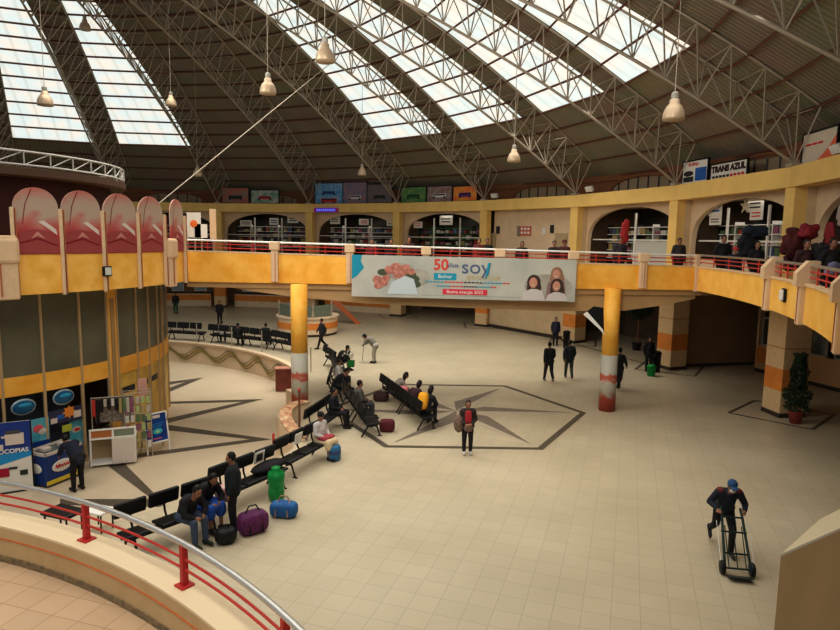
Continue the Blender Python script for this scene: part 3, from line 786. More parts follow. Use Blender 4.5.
def flatmesh(mb, uvl, name, parent=None):
    me = bpy.data.meshes.new(name); me.from_pydata(mb.v, [], mb.f)
    for m in mb.mats: me.materials.append(m)
    me.polygons.foreach_set('material_index', mb.mi)
    uv = me.uv_layers.new(name='UVMap'); flat = []
    for u in uvl: flat += [u[0], u[1]]
    uv.data.foreach_set('uv', flat); me.update()
    o = bpy.data.objects.new(name, me); COL.objects.link(o)
    if parent is not None: o.parent = parent
    return o
rlist = [1.0] + RJ
for n in range(24):
    for r0, r1 in zip(rlist, rlist[1:]):
        if n in skyn and r0 >= 7.5 and r1 <= 27.5:
            quad(roof, roof_uv, n, r0, r1, e0, s0, roof_m); quad(roof, roof_uv, n, r0, r1, s1, e1, roof_m)
        else: quad(roof, roof_uv, n, r0, r1, e0, e1, roof_m)
ceil = tag(flatmesh(roof, roof_uv, 'ceiling'), kind='structure')
wi = 20
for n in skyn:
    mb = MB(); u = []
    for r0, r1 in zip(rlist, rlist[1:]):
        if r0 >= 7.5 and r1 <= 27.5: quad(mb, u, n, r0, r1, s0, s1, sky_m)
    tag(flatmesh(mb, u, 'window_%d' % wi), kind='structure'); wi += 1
for j, r in enumerate(RJ):
    q = MB()
    pts = [P(AK(n), r, zr(r) - .07) for n in range(24)]
    for n in range(24):
        a, b = pts[n], pts[(n + 1) % 24]; q.tube([a, b], .06, roofred, 4, caps=False)
    q.build('purlin', ceil)
# eave gutter board
q = MB(); q.arcbox(32.1, 32.5, 0, 2 * pi, zr(32.3) - .35, zr(32.3), rust, n=48); struct(q, 'trim_7')

# trusses
tn = {-3: 'over the viewer, out of sight', -2: 'nearest the viewer at the top right corner', -1: 'crossing the top right corner', 0: 'landing left of the beige billboard', 1: 'landing left of the white tree billboard',
      2: 'landing right of the plain gallery wall', 3: 'landing right of the orange billboard', 4: 'landing left of the green billboard', 5: 'landing right of the two leftmost billboards', 6: 'landing left of the two leftmost billboards',
      7: 'descending behind the kiosk, between the left skylights', 8: 'at the left edge of the picture', 9: 'beyond the left edge'}
for k in range(-2, 9):
    a = AK(k); e = Vector((cos(a), sin(a), 0)); f = Vector((-sin(a), cos(a), 0)); base = P(a, RA, 8.84)
    t = empty('roof_truss', base, 0, 'beige steel lattice roof truss ' + tn[k], 'truss', 'radial roof trusses')
    rs = [3.0 + i * (RA - 3.0) / 24 for i in range(25)]
    B = [P(a, r, zb(r)) - base for r in rs]
    off = 1.0
    T = []
    rt = [(x + y) / 2 for x, y in zip(rs, rs[1:])]
    for s in (-1, 1): T.append([P(a, r, zr(r) - .13 - .02) + f * s * min(off, .2 * r) - base for r in rt + [RA + .15]])
    q = MB(); q.tube(B, .058, steel, 6); q.build('bottom_chord', t)
    for s in (0, 1): q = MB(); q.tube(T[s], .05, steel, 5); q.build('top_chord', t)
    q = MB()
    for i, b in enumerate(B):
        for s in (0, 1):
            if i > 0: q.tube([b, T[s][i - 1]], .029, steel, 4, caps=False)
            if i < len(T[s]): q.tube([b, T[s][i]], .029, steel, 4, caps=False)
    for i in range(len(T[0])):
        q.tube([T[0][i], T[1][i]], .025, steel, 4, caps=False)
    q.build('web_bracing', t)
    q = MB(); q.box((0, 0, .06), (.4, .4, .12), steel, rz=a); q.build('base_plate', t)

# long thin tie cable across the hall
ca = P(AK(3), 18.0, zb(18.0)); cb = V(119, 236, 24.6)
q = MB(); q.tube([ca, cb], .022, steel, 5); tag(q.build('tie_rod'), 'thin straight rod slanting from the roof towards the kiosk panels', 'rod')

# pendant lamps
shade = mat('lamp_shade_aluminium', (.50, .38, .26), .4, metal=.3)
shade.node_tree.nodes['Principled BSDF'].inputs['Emission Color'].default_value = (.9, .7, .5, 1); shade.node_tree.nodes['Principled BSDF'].inputs['Emission Strength'].default_value = .02
LP = [(45, 100, 24, 'leftmost, hanging against the first skylight'), (171, 102, 33, 'hanging left of centre against the dark roof'), (197.5, 173, 40, 'small far one above the kiosk end of the gallery'),
      (268, 88, 22, 'large one hanging in front of the long dark roof strip'), (325, 55, 19, 'highest large one, before the bright skylight'), (362, 172, 40, 'small far one above the dusky billboard'),
      (514, 157, 27, 'hanging before the bridge centre right'), (674, 112, 16.5, 'largest and nearest, at the right'), (85, 26, 34, 'tiny dark one before the second skylight')]
for x, y, D, nm in LP:
    p = V(x, y, D); r = hypot(p.x - CX, p.y - CY); top = zr(r * .995) - .1
    t = empty('pendant_lamp', p, 0, 'bell shaped pendant lamp, ' + nm, 'lamp')
    q = MB(); q.lathe((0, 0, 0), [(.07, .33), (.12, .30), (.13, .20), (.20, .12), (.255, 0), (.28, -.15), (.275, -.2)], shade, 20); q.build('shade', t, True)
    q = MB(); q.lathe((0, 0, 0), [(.06, .3), (.09, .32), (.09, .46), (.05, .5)], mat('lamp_cap', (.35, .33, .28), .5), 14); q.build('housing', t)
    q = MB(); q.tube([(0, 0, .48), (0, 0, top - p.z)], .012, steel, 4); q.build('cord', t)
# small flood lights on the beam / trusses
for x, y, D, lab in ((495, 196, None, 'small white floodlight on the beam right of the orange billboard'), (590, 189.5, None, 'small white floodlight on the beam above the round arch'), (838, 156, None, 'small white floodlight on the beam at the right edge')):
    p, a = at_bay(x, y, RA + .1)
    p.z = 8.86
    t = empty('floodlight', p, a, lab, 'lamp')
    q = MB(); q.box((0, 0, .07), (.08, .08, .16), blackm); q.build('bracket', t)
    q = MB(); q.rbox((0, -.05, .28), (.55, .18, .3), white, rx=.5, b=.03); q.build('head', t)

# ------------------------------------------------------------------ KIOSK
RK, RB = 7.9, 9.35
q = MB(); q.arcbox(5.6, RB - .14, radians(-80), radians(30), 4.52, 4.8, soffit); struct(q, 'floor_kiosk_upper')
q = MB(); q.lathe((CX, CY, 0), [(5.9, PIT), (5.9, 4.5)], darkwall, 40); struct(q, 'wall_kiosk_core')
redcore = mat('maroon_wall', (.05, .012, .009), .6, noise=.3, nscale=1.2)
q = MB(); q.lathe((CX, CY, 0), [(6.0, 4.8), (6.0, 8.1)], redcore, 40); struct(q, 'wall_kiosk_upper')
canm = mat('canopy_brown', (.10, .06, .04), .6)
q = MB(); q.lathe((CX, CY, 0), [(6.45, 7.9), (6.55, 7.93), (6.55, 8.17), (6.3, 8.2)], canm, 64); struct(q, 'ceiling_kiosk')
# ring lattice on canopy
t = empty('ring_lattice', (CX, CY, 8.2), 0, 'white ring shaped lattice girder on top of the round kiosk', 'girder')
wl = mat('lattice_grey', (.50, .50, .47), .5)
ring = lambda z, r=6.5: [(r * cos(radians(i * 5)), r * sin(radians(i * 5)), z) for i in range(72)]
q = MB(); q.tube(ring(.05), .035, wl, 5, closed=True); q.tube(ring(.46), .035, wl, 5, closed=True); q.build('chord', t)
q = MB()
for i in range(48):
    a0, a1 = radians(i * 7.5), radians(i * 7.5 + 7.5); r = 6.5
    q.tube([(r * cos(a0), r * sin(a0), .05), (r * cos(a0), r * sin(a0), .46)], .025, wl, 4)
    q.tube([(r * cos(a0), r * sin(a0), .05), (r * cos(a1), r * sin(a1), .46)], .02, wl, 4)
q.build('bracing', t)
# yellow band + posts + arched panels
def arched(name):
    mt = bpy.data.materials.new(name); mt.use_nodes = True; nt = mt.node_tree; b = nt.nodes['Principled BSDF']; b.inputs['Roughness'].default_value = .35
    tc = nt.nodes.new('ShaderNodeTexCoord'); sp = nt.nodes.new('ShaderNodeSeparateXYZ'); n = nt.nodes.new('ShaderNodeTexNoise'); n.inputs['Scale'].default_value = 1.3
    n.inputs['Distortion'].default_value = .8
    nt.links.new(tc.outputs['Object'], sp.inputs[0]); nt.links.new(tc.outputs['Object'], n.inputs['Vector'])
    ad = nt.nodes.new('ShaderNodeMath'); ad.operation = 'MULTIPLY_ADD'; ad.inputs[1].default_value = 1.1; nt.links.new(n.outputs['Fac'], ad.inputs[0]); nt.links.new(sp.outputs['Z'], ad.inputs[2])
    dv = nt.nodes.new('ShaderNodeMath'); dv.operation = 'DIVIDE'; dv.inputs[1].default_value = 2.4; nt.links.new(ad.outputs[0], dv.inputs[0])
    rp = nt.nodes.new('ShaderNodeValToRGB'); e = rp.color_ramp.elements
    e[0].position = .12; e[0].color = (.30, .02, .03, 1); e[1].position = 1; e[1].color = (.50, .16, .13, 1)
    for p_, c_ in ((.42, (.42, .05, .055, 1)), (.55, (.50, .17, .15, 1)), (.68, (.47, .36, .28, 1)), (.85, (.45, .34, .27, 1))): x = e.new(p_); x.color = c_
    nt.links.new(dv.outputs[0], rp.inputs['Fac']); nt.links.new(rp.outputs['Color'], b.inputs['Base Color']); return mt
am = arched('arched_print')
posts = [-56.2, -48.8, -41.4, -34.0, -26.4, -18.4, -10.5, -2.0]
whm = mat('print_white', (.66, .58, .52), .5); dkr = mat('print_dark_red', (.22, .015, .02), .5); pinkm = mat('print_pink', (.55, .26, .22), .5)
lab = ['outside the left edge', 'cut by the left edge', 'largest, at the left', 'second from the left', 'third from left, above the wall box', 'fourth from the left', 'narrowest, beside the gallery rail']
for i in range(1, 7):
    a0, a1 = radians(posts[i]), radians(posts[i + 1])
    q = MB(); q.arcbox(RB - .12, RB, a0, a1, 4.5, 5.6, marble2, n=4); struct(q, 'wall_kiosk_band')
    if i == 1: continue
    if i == 6: a0 = radians(-8.2)
    pa, pb = P(a0, RB + .02, 5.6), P(a1, RB + .02, 5.6); c = (pa + pb) / 2; d = (pb - pa); W = d.length - .08; rz = atan2(d.y, d.x)
    t = empty('arched_panel', c, rz, 'pink and cream arched panel on the kiosk, ' + lab[i], 'panel', 'arched panels')
    n = 16; h = 1.25; r = W / 2; H = 1.82 - r * .95 if r < .9 else 1.0
    H = 1.8 - r * .95
    ou = [(-r, 0)] + [(-r * cos(pi * j / n), H + r * .95 * sin(pi * j / n)) for j in range(n + 1)] + [(r, 0)]
    q = MB(); vs = [(x, -.02, z) for x, z in ou] + [(x, .02, z) for x, z in ou]; m_ = len(ou)
    q.add(vs, [tuple(range(m_)), tuple(range(2 * m_ - 1, m_ - 1, -1))] + [(j, (j + 1) % m_, m_ + (j + 1) % m_, m_ + j) for j in range(m_)], am); q.build('sheet', t)
    q = MB(); yy = -.026
    def flat(pts, mm, y=yy): q.add([(x * r, y, z) for x, z in pts], [tuple(range(len(pts)))], mm)
    flat([(-.95, .02), (.95, .02), (.95, .42), (.5, .62), (0, .68), (-.5, .64), (-.95, .5)], mat('print_red', (.34, .07, .07), .5))
    flat([(-.3, .42), (0, .62), (.35, .42), (0, .5)], pinkm, yy - .003); flat([(.05, .88), (.35, .76), (.9, .52), (.85, .68), (.3, .92)], whm, yy - .003)
    flat([(-.9, .3), (0, .45), (.9, .25), (.9, .21), (0, .40), (-.9, .26)], dkr, yy - .004)
    flat([(-.2, 1.75), (-.5, 1.35), (-.65, .8), (-.62, .8), (-.46, 1.35), (-.15, 1.75)], dkr, yy - .004)
    q.build('print', t)
for i, a in enumerate(posts[2:], 2):
    c = P(radians(a), RB + .06, 4.45)
    t = empty('balcony_post', c, radians(a), 'slim cream post of the kiosk balcony, ' + ['', '', 'at the left end of the largest arched panel', 'between first and second full panels', 'between second and third panels, behind the wall box', 'between third and fourth panels', 'right of the fourth panel', 'at the right end next to the bridge'][i], 'post')
    q = MB(); q.rbox((0, 0, 1.2), (.1, .085, 2.4), pilm, b=.02); q.build('shaft', t)
    q = MB(); q.box((0, .075, 1.2), (.1, .02, 2.36), pilred); q.build('stripe', t)
for px, lab_ in ((4, 'wide beige pilaster with red stripe at the left edge of the kiosk balcony'), (170, 'small beige pilaster where the kiosk balcony meets the bridge')):
    a = -43.6 if px == 4 else -8.6; w_ = .85 if px == 4 else .42
    t = empty('parapet_pilaster', P(radians(a), RB, 4.4), radians(a), lab_, 'pilaster')
    q = MB(); q.rbox((.05, 0, .85 if px == 4 else .75), (.25, w_, 1.7 if px == 4 else 1.5), pilm, b=.04); q.build('post', t)
    q = MB(); q.rbox((.08, 0, 1.3), (.32, w_ + .1, .7), pilm, b=.1); q.build('cap', t)
    q = MB(); q.box((.19, 0, .65), (.02, .04, 1.1), pilred); q.build('stripe', t)
a = radians(-26.4); t = empty('junction_box', P(a, RB + .16, 5.07), a, 'small grey white square box on the kiosk band', 'box')
q = MB(); q.rbox((0, 0, 0), (.1, .27, .3), blackm, b=.02); q.build('case', t); q = MB(); q.rbox((.05, 0, 0), (.04, .2, .23), mat('box_cover', (.6, .62, .58), .4), b=.01); q.build('cover', t)
# glass wall
def kang(px):
    d = ray(px, 400); h = Vector((d.x, d.y)).normalized(); c = Vector((CX, CY)); b = h.dot(c); D = b * b - (c.dot(c) - RK * RK); p = h * (b - sqrt(max(D, 0))); return degrees(atan2(p.y - CY, p.x - CX))
mull = [kang(-75), kang(-40)] + [kang(x) for x in (3, 45, 83, 110, 120, 139, 151, 160, 164.5)] + [10, 24, 38]
MA, MBB = mull[5], mull[6]
mullm = mat('mullion_beige', (.50, .36, .20), .5)
q = MB()
for a, b in zip(mull, mull[1:]):
    if a == MA: continue
    q.arcbox(RK - .05, RK - .01, radians(a), radians(b), 1.99, 4.56, kglass, n=2)
struct(q, 'window_50')
q = MB()
for a in mull: c = P(radians(a), RK, (4.5 + PIT) / 2); q.box(c, (.08, .07, 4.5 - PIT), mullm, rz=radians(a))
am_ = radians((MA + MBB) / 2); c = P(am_, RK - .03, (4.5 + PIT) / 2); q.box(c, (.1, .40, 4.5 - PIT), marble2, rz=am_); c = P(am_, RK + .03, 2.1); q.box(c, (.06, .15, 3.9), soffit, rz=am_)
struct(q, 'trim_8')
q = MB(); q.arcbox(RK - .06, RK + .02, radians(mull[0]), radians(38), 1.42, 1.99, marble, n=30); struct(q, 'trim_9')
# gold lower panes on the right of kiosk
goldp = mat('gold_pane', (.80, .55, .13), .4, nscale=1.5, col2=(.55, .36, .07))
q = MB()
for a, b in zip(mull[6:], mull[7:]): q.arcbox(RK - .08, RK - .03, radians(a), radians(b), PIT, 1.42, goldp, n=2)
struct(q, 'window_51')
q = MB()
for i in (6, 7, 8): q.arcbox(RK - .02, RK + .0, radians(lerp(mull[i], mull[i + 1], .15)), radians(lerp(mull[i], mull[i + 1], .8)), .72, .92, ink, n=2)
struct(q, 'trim_10')
# shop wall behind freezer
navy = mat('shop_navy', (.05, .06, .09), .6, noise=.5, nscale=2)
q = MB(); q.arcbox(RK - .9, RK - .8, radians(mull[0]), radians(mull[4]), PIT, 1.42, navy, n=6); struct(q, 'wall_kiosk_shop')

def kp(deg, r, z): return P(radians(deg), r, z)
tealm = mat('teal_print', (.05, .35, .45), .4, nscale=3, col2=(.20, .50, .62)); bluem = mat('deep_blue', (.015, .05, .26), .35); cyan = mat('cyan_print', (.02, .28, .60), .35)
yel = mat('bright_yellow', (.72, .55, .05), .45)
def kboard(name, px, py, w, h, r, m, label, cat, shape=None):
    # hung on kiosk front
    d = ray(px, py); hh = Vector((d.x, d.y)).normalized(); c = Vector((CX, CY)); b = hh.dot(c); D = b * b - (c.dot(c) - r * r); tt = b - sqrt(D); s = tt / Vector((d.x, d.y)).length
    p = Vector((d.x * s, d.y * s, EYE + d.z * s)); a = atan2(p.y - CY, p.x - CX) + pi / 2
    t = empty(name, p, a, label, cat)
    return t
for px, py, nm in ((23.5, 407, 'left'), (63.5, 397, 'right')):
    t = kboard('oval_sign', px, py, 0, 0, RK + .05, None, 'glossy blue oval sign above the shop opening, %s one of the pair' % nm, 'sign')
    q = MB(); q.ell((0, 0, 0), (.34, .05, .25), mat('silver_rim', (.35, .45, .50), .3, metal=.4), 24, 8); q.build('rim', t, True)
    q = MB(); q.ell((0, -.03, .0), (.30, .05, .20), mat('oval_blue', (.01, .10, .22), .2), 24, 8); q.build('face', t, True)
    q = MB(); q.ell((.02, -.05, .06), (.2, .05, .07), mat('oval_cyan', (.03, .32, .55), .2), 20, 8); q.build('highlight_band', t, True)
t = kboard('wall_poster', 40, 432, 0, 0, RK + .02, None, 'light blue poster with pink swirl beside the freezer', 'poster')
q = MB(); q.box((0, 0, 0), (.52, .03, .85), tealm); q.build('sheet', t); q = MB(); q.ell((-.05, -.02, .12), (.15, .015, .12), mat('pink_red', (.70, .12, .14), .5)); q.ell((.05, -.022, .02), (.12, .015, .1), whm); q.box((0, -.02, -.34), (.5, .01, .14), bluem); q.build('print', t)
t = kboard('wall_poster', 77, 432, 0, 0, RK - .2, None, 'teal poster with a white and red oval behind the bending man', 'poster')
q = MB(); q.box((0, 0, 0), (.5, .03, .8), tealm); q.build('sheet', t); q = MB(); q.ell((-.02, -.02, .1), (.16, .015, .1), whm); q.ell((-.02, -.035, .1), (.1, .01, .05), inkr); q.build('print', t)
t = kboard('menu_board', 65, 415, 0, 0, RK + .0, None, 'price board with orange starburst and white card over the shop opening', 'sign')
q = MB(); q.box((0, 0, 0), (1.05, .03, .42), mat('menu_dark', (.04, .04, .09), .5)); q.build('panel', t)
q = MB()
pts = [((.22 if i % 2 == 0 else .14) * sin(i * pi / 8) + .12, -.03, (.22 if i % 2 == 0 else .14) * cos(i * pi / 8) + .08) for i in range(16)]
q.add([(.12, -.03, .08)] + pts, [(0, 1 + i, 1 + (i + 1) % 16) for i in range(16)], mat('burst', (.72, .25, .04), .5)); q.build('starburst', t)
q = MB(); q.box((.38, -.025, -.04), (.24, .01, .22), whm); q.box((-.36, -.025, -.1), (.2, .01, .16), whm); q.box((-.15, -.025, -.02), (.22, .01, .14), inkb); q.build('card', t)
t = kboard('product_card', 67, 428, 0, 0, RK - .02, None, 'small yellow green card under the starburst board', 'sign')
q = MB(); q.box((0, 0, 0), (.3, .02, .22), mat('lime_card', (.45, .50, .05), .5)); tag(q.build('card', t))

# freezer
fc = G(58, 470, PIT)
fl, fr_ = G(47, 490, PIT), G(83, 478, PIT)
c0 = G(47, 489, PIT); c1 = G(84, 474, PIT); d = (c1 - c0); rzf = atan2(d.y, d.x); W = d.length; mid = (c0 + c1) / 2; nrm = Vector((-sin(rzf), cos(rzf), 0)); fz = mid + nrm * .4
t = empty('ice_cream_freezer', (fz.x, fz.y, PIT), rzf, 'blue chest freezer with white oval logo and glass lid by the kiosk', 'freezer')
q = MB(); q.rbox((0, 0, .5), (W, .8, .9), mat('freezer_blue', (.012, .045, .20), .35), b=.04); q.build('body', t)
q = MB(); q.box((0, -.405, .14), (W - .02, .02, .12), yel); q.prism([(0, 0)] * 3, 0, 0, yel) if False else None
q.add([(-W / 2 + .02, -.412, .08), (W / 2, -.412, .08), (W / 2, -.412, .34), (0, -.412, .16)], [(0, 1, 2, 3)], yel); q.build('yellow_stripe', t)
q = MB(); q.ell((-.1, -.41, .55), (.34, .02, .18), white, 24); q.build('logo_oval', t)
text('Heladito', .15, fr(.1, -.435, .55), inkr, 'lettering', t) if False else None
q = MB(); pts = [(-.33 + .46 * i / 20, -.435, .55 + .045 * sin(i * 1.7)) for i in range(21)]; q.tube(pts, .018, inkr, 4); q.tube([(x, y, z + .03) for x, y, z in pts[:8]], .014, inkr, 4); q.build('logo_script', t)
q = MB(); q.ell((-W / 2 - .005, 0, .55), (.02, .24, .15), white, 20); q.build('side_logo', t)
q = MB()
for s in (-1, 1): q.box((0, s * .37, .98), (W, .06, .08), whm)
for s in (-1, 1): q.box((s * (W / 2 - .03), 0, .98), (.06, .8, .08), whm)
q.build('lid_frame', t)
q = MB(); q.box((0, 0, .955), (W - .1, .7, .02), mat('freezer_contents', (.22, .24, .22), .3, nscale=8, col2=(.08, .09, .09))); q.build('glass_lid', t)
for dx in (-.3, .28): 
    q = MB(); q.rbox((fz.x + dx * cos(rzf), fz.y + dx * sin(rzf), PIT + 1.03), (.26, .22, .13), whm, rz=rzf, b=.03); tag(q.build('paper_box'), 'small white carton on the freezer lid, %s one' % ('left' if dx < 0 else 'right'), 'box')

# photocopy banner stand
c0, c1 = G(-18, 497, PIT), G(34.5, 489, PIT); d = c1 - c0; rz = atan2(d.y, d.x); W = d.length; mid = (c0 + c1) / 2; Hh = 2.05
t = empty('banner_stand', (mid.x, mid.y, PIT), rz, 'blue and white photocopy banner stand at the left edge', 'banner')
q = MB(); q.box((0, 0, Hh / 2), (W, .04, Hh), signw); q.build('sheet', t)
def fl2(pts, mm, y=-.024, nm='print'):
    q = MB(); q.add([((x - .5) * W, y, z * Hh) for x, z in pts], [tuple(range(len(pts)))], mm); return q.build(nm, t)
fl2([(0, .56), (1, .56), (1, 1), (0, 1)], bluem, nm='blue_field'); fl2([(0, .47), (.3, .40), (1, .50), (1, .58), (0, .58)], cyan, -.027, 'light_blue_wave')
fl2([(0, .55), (1, .57), (1, .63), (0, .61)], mat('banner_midblue', (.03, .09, .33), .4), -.029, 'heading_strip')
text('FOTOCOPIAS', .17, fr(0.02, -.035, Hh * .592), white, 'lettering', t, bold=.004, sx=W / 1.25)
q = MB(); q.rbox((W * .18, -.04, Hh * .76), (W * .36, .03, Hh * .16), whm, b=.01); q.rbox((W * .16, -.05, Hh * .86), (W * .28, .03, Hh * .05), mat('copier_dark', (.08, .08, .09), .5), b=.01); q.rbox((-W * .02, -.05, Hh * .8), (W * .1, .02, Hh * .03), whm); q.build('copier_picture', t)
q = MB(); q.rbox((-W * .15, -.04, Hh * .66), (W * .22, .03, Hh * .08), whm, b=.01); q.build('printer_picture', t)
q = MB(); q.box((-.06 * W, -.035, Hh * .3), (W * .2, .01, Hh * .12), mat('crimson', (.35, .01, .04), .5)); q.build('red_block', t)
q = MB(); q.box((.32 * W, -.035, Hh * .27), (W * .15, .01, Hh * .07), ink); q.box((.12 * W, -.035, Hh * .35), (W * .16, .01, Hh * .03), ink); q.build('card_picture', t)
q = MB(); q.box((-W / 2, 0, Hh / 2), (.04, .06, Hh), blackm); q.box((W / 2, 0, Hh / 2), (.04, .06, Hh), blackm); q.box((0, .2, .02), (W, .5, .04), blackm); q.build('stand_frame', t)

# display cabinet (trolley stall)
c0, c1 = G(98, 470, PIT), G(132, 462, PIT)
c0, c1 = G(115, 471, PIT), G(133, 462, PIT); cl = G(98, 469, PIT)
d = c1 - c0; rz = atan2(d.y, d.x); W = 1.0; mid = (c0 + c1) / 2 + Vector((-sin(rz), cos(rz), 0)) * .35
mid = G(115, 463, PIT); rz = radians(22)
t = empty('vendor_cart', (mid.x, mid.y, PIT), rz, 'white vendor cart with glass case and hanging garments beside the kiosk', 'cart')
q = MB(); q.box((.3, -.3, .5), (.68, .04, .85), white); q.box((.63, 0, .5), (.04, .6, .85), white); q.box((0, .3, .5), (1.3, .04, .85), mullm); q.box((0, 0, .1), (1.3, .6, .04), white); q.box((-.64, -.28, .5), (.05, .05, .9), white); q.build('cabinet', t)
q = MB(); q.box((.12, -.325, .5), (.32, .02, .78), whm); q.box((.46, -.325, .5), (.32, .02, .78), whm); q.build('door', t)
q = MB(); q.box((0, 0, .94), (1.34, .66, .05), white); q.box((0, -.28, 1.22), (1.34, .06, .05), white)
for x in (-.64, 0, .64): q.box((x, -.28, 1.08), (.05, .05, .28), white)
q.build('display_frame', t)
q = MB(); q.box((.33, -.27, 1.08), (.6, .02, .22), mat('case_glass', (.22, .25, .18), .2)); q.box((-.33, -.27, 1.08), (.58, .02, .22), mat('case_orange', (.45, .16, .05), .3)); q.build('glass_case', t)
q = MB()
for x in (-.62, .62): q.tube([(x, .25, .95), (x, .25, 2.15)], .02, steel)
q.tube([(-.62, .25, 2.12), (.62, .25, 2.12)], .02, steel); q.build('rack_frame', t)
q = MB(); q.box((.05, .28, 1.7), (1.15, .02, .8), mat('rack_net', (.30, .25, .19), .6, nscale=14, col2=(.10, .07, .06))); q.build('backing_panel', t)
M0 = Matrix.Translation(t.location) @ Matrix.Rotation(rz, 4, 'Z')
for i in range(11):
    x = -.55 + i * .11; mm = [red, blackm, black, gm[0], black, gm[5], black, gm[3], gm[4], gm[0], gm[6]][i]; h = [.55, .8, .4, .25, .35, .25, .4, .5, .45, .5, .5][i]
    q = MB(); q.rbox((0, 0, -h / 2), (.1, .07, h), mm, b=.025); o = q.build('hanging_garment'); o.location = M0 @ Vector((x, .19, 2.08)); o.rotation_euler = (0, 0, rz)
    tag(o, 'small garment hanging from the rail of the white vendor cart', 'garment', 'garments on the vendor cart')
# tall merchandise rack to the right
mid = G(139, 456, PIT)
t = empty('merchandise_rack', (mid.x, mid.y, PIT), radians(30), 'tall wire rack crowded with small items right of the white cart', 'rack')
q = MB()
for x in (-.4, .4):
    for y in (-.2, .2): q.tube([(x, y, 0), (x, y, 2.25)], .018, steel)
for z in (.3, .9, 1.5, 2.2): q.tube([(-.4, -.2, z), (.4, -.2, z), (.4, .2, z), (-.4, .2, z)], .014, steel, closed=True)
q.build('frame', t)
M0 = Matrix.Translation(t.location) @ Matrix.Rotation(radians(30), 4, 'Z')
for i in range(5):
    for j in range(6):
        q = MB(); q.rbox((0, 0, 0), (.12, .06, .24), random.choice([gm[0], gm[4], gm[3], gm[6], mat('lime', (.35, .42, .18)), gm[5]]), b=.02); o = q.build('packet'); o.location = M0 @ Vector((-.32 + i * .16, -.2, .45 + j * .3)); o.rotation_euler = (0, 0, radians(30))
        tag(o, 'small packet hung on the tall wire rack', 'packet', 'packets on the wire rack')
# pink sheet above
t = empty('cloth_banner', G(145, 452, PIT) + Vector((0, 0, 2.1)), radians(60), 'small pale pink cloth hanging at top of the wire rack', 'cloth')
q = MB(); q.rbox((0, 0, .1), (.35, .03, .7), mat('pink_cloth', (.60, .34, .28), .8), b=.01); q.build('cloth', t)

# A-board sign
c0, c1 = G(149.5, 455, PIT), G(168.5, 450, PIT); d = c1 - c0; rz = atan2(d.y, d.x); W = .78; mid = (c0 + c1) / 2
t = empty('sandwich_board', (mid.x, mid.y, PIT), rz, 'white framed sandwich board with dark blue glowing poster', 'sign')
lean = -.16
Mx = Matrix.Rotation(lean, 4, 'X')
def ab(mb): mb.v = [tuple(Mx @ Vector(v)) for v in mb.v]; return mb
q = MB(); q.box((-W / 2, 0, .65), (.045, .04, 1.4), white); q.box((W / 2, 0, .65), (.045, .04, 1.4), white); q.box((0, 0, 1.34), (W, .04, .05), white); q.box((0, 0, .36), (W, .04, .05), white); ab(q).build('frame', t)
q = MB(); q.box((0, 0, .85), (W - .05, .02, .98), mat('poster_blue', (.008, .03, .17), .3, nscale=4, col2=(.01, .07, .30))); ab(q).build('poster', t)
q = MB(); q.ell((.03, -.015, .72), (.17, .01, .1), mat('poster_teal', (.05, .40, .45), .4)); q.ell((.03, -.02, .71), (.07, .01, .05), mat('poster_glow', (.35, .6, .3), .4)); q.box((.03, -.015, 1.22), (.26, .01, .1), whm)
for i in range(4): q.box((.03, -.015, .98 - i * .06), (.42 - i * .06, .01, .018), cyan)
q.box((0, -.015, .48), (.3, .01, .04), mat('poster_pink', (.5, .1, .2), .5)); ab(q).build('print', t)
q = MB(); q.tube([(-W / 2, .05, 1.3), (-W / 2, .5, 0)], .02, steel); q.tube([(W / 2, .05, 1.3), (W / 2, .5, 0)], .02, steel); q.build('rear_leg', t)

# ------------------------------------------------------------------ BANNER on the bridge
xa, xb = V(352, 275, 22.7).x, V(574.5, 280, 22.45).x
ya, yb = fy(xa) - .32, fy(xb) - .32
mid = Vector(((xa + xb) / 2, (ya + yb) / 2, 0)); rz = atan2(yb - ya, xb - xa); W = hypot(xb - xa, yb - ya); Hb = 1.50
zc = (V(352, 275.5, ya).z + V(574.5, 281, yb).z) / 2
tilt = atan2(V(574.5, 281, yb).z - V(352, 275.5, ya).z, W)
t = empty('banner', (mid.x, mid.y, zc - Hb / 2), rz, 'long white anniversary banner hung on the bridge, flowers left and women right', 'banner')
t.rotation_euler = (0, -tilt, rz)
ban = mat('banner_cloth', (.52, .51, .44), .6, nscale=.6, col2=(.38, .39, .35))
q = MB(); q.box((0, 0, Hb / 2), (W, .03, Hb), ban); q.build('cloth', t)
def bx_(u): return (u - .5) * W
tb = mat('banner_teal', (.01, .28, .40), .5)
q = MB(); q.add([(bx_(0), -.02, Hb), (bx_(.045), -.02, Hb), (bx_(.04), -.02, Hb * .85), (bx_(.055), -.02, Hb * .7), (bx_(.04), -.02, Hb * .6), (bx_(.02), -.02, Hb * .48), (bx_(0), -.02, Hb * .42)], [tuple(range(7))], tb); q.build('teal_corner', t)
ros = mat('rose_pink', (.55, .25, .19), .6, nscale=9, col2=(.35, .12, .09)); leaf = mat('banner_leaf', (.07, .09, .05), .6); gr = mat('banner_grey', (.30, .28, .23), .7, nscale=2, col2=(.42, .40, .34)); pale = mat('banner_pale_blue', (.50, .56, .58), .6)
q = MB()
for u, v, a_, b_ in ((.22, .62, .55, .32), (.30, .5, .45, .3)): q.ell((bx_(u), -.016, Hb * v), (a_, .006, b_), gr, 16)
for u, v, a_, b_ in ((.255, .56, .28, .18), (.275, .45, .25, .16), (.14, .6, .2, .12), (.29, .33, .18, .12)): q.ell((bx_(u), -.022, Hb * v), (a_, .006, b_), leaf, 14)
q.build('leaf_picture', t)
q = MB()
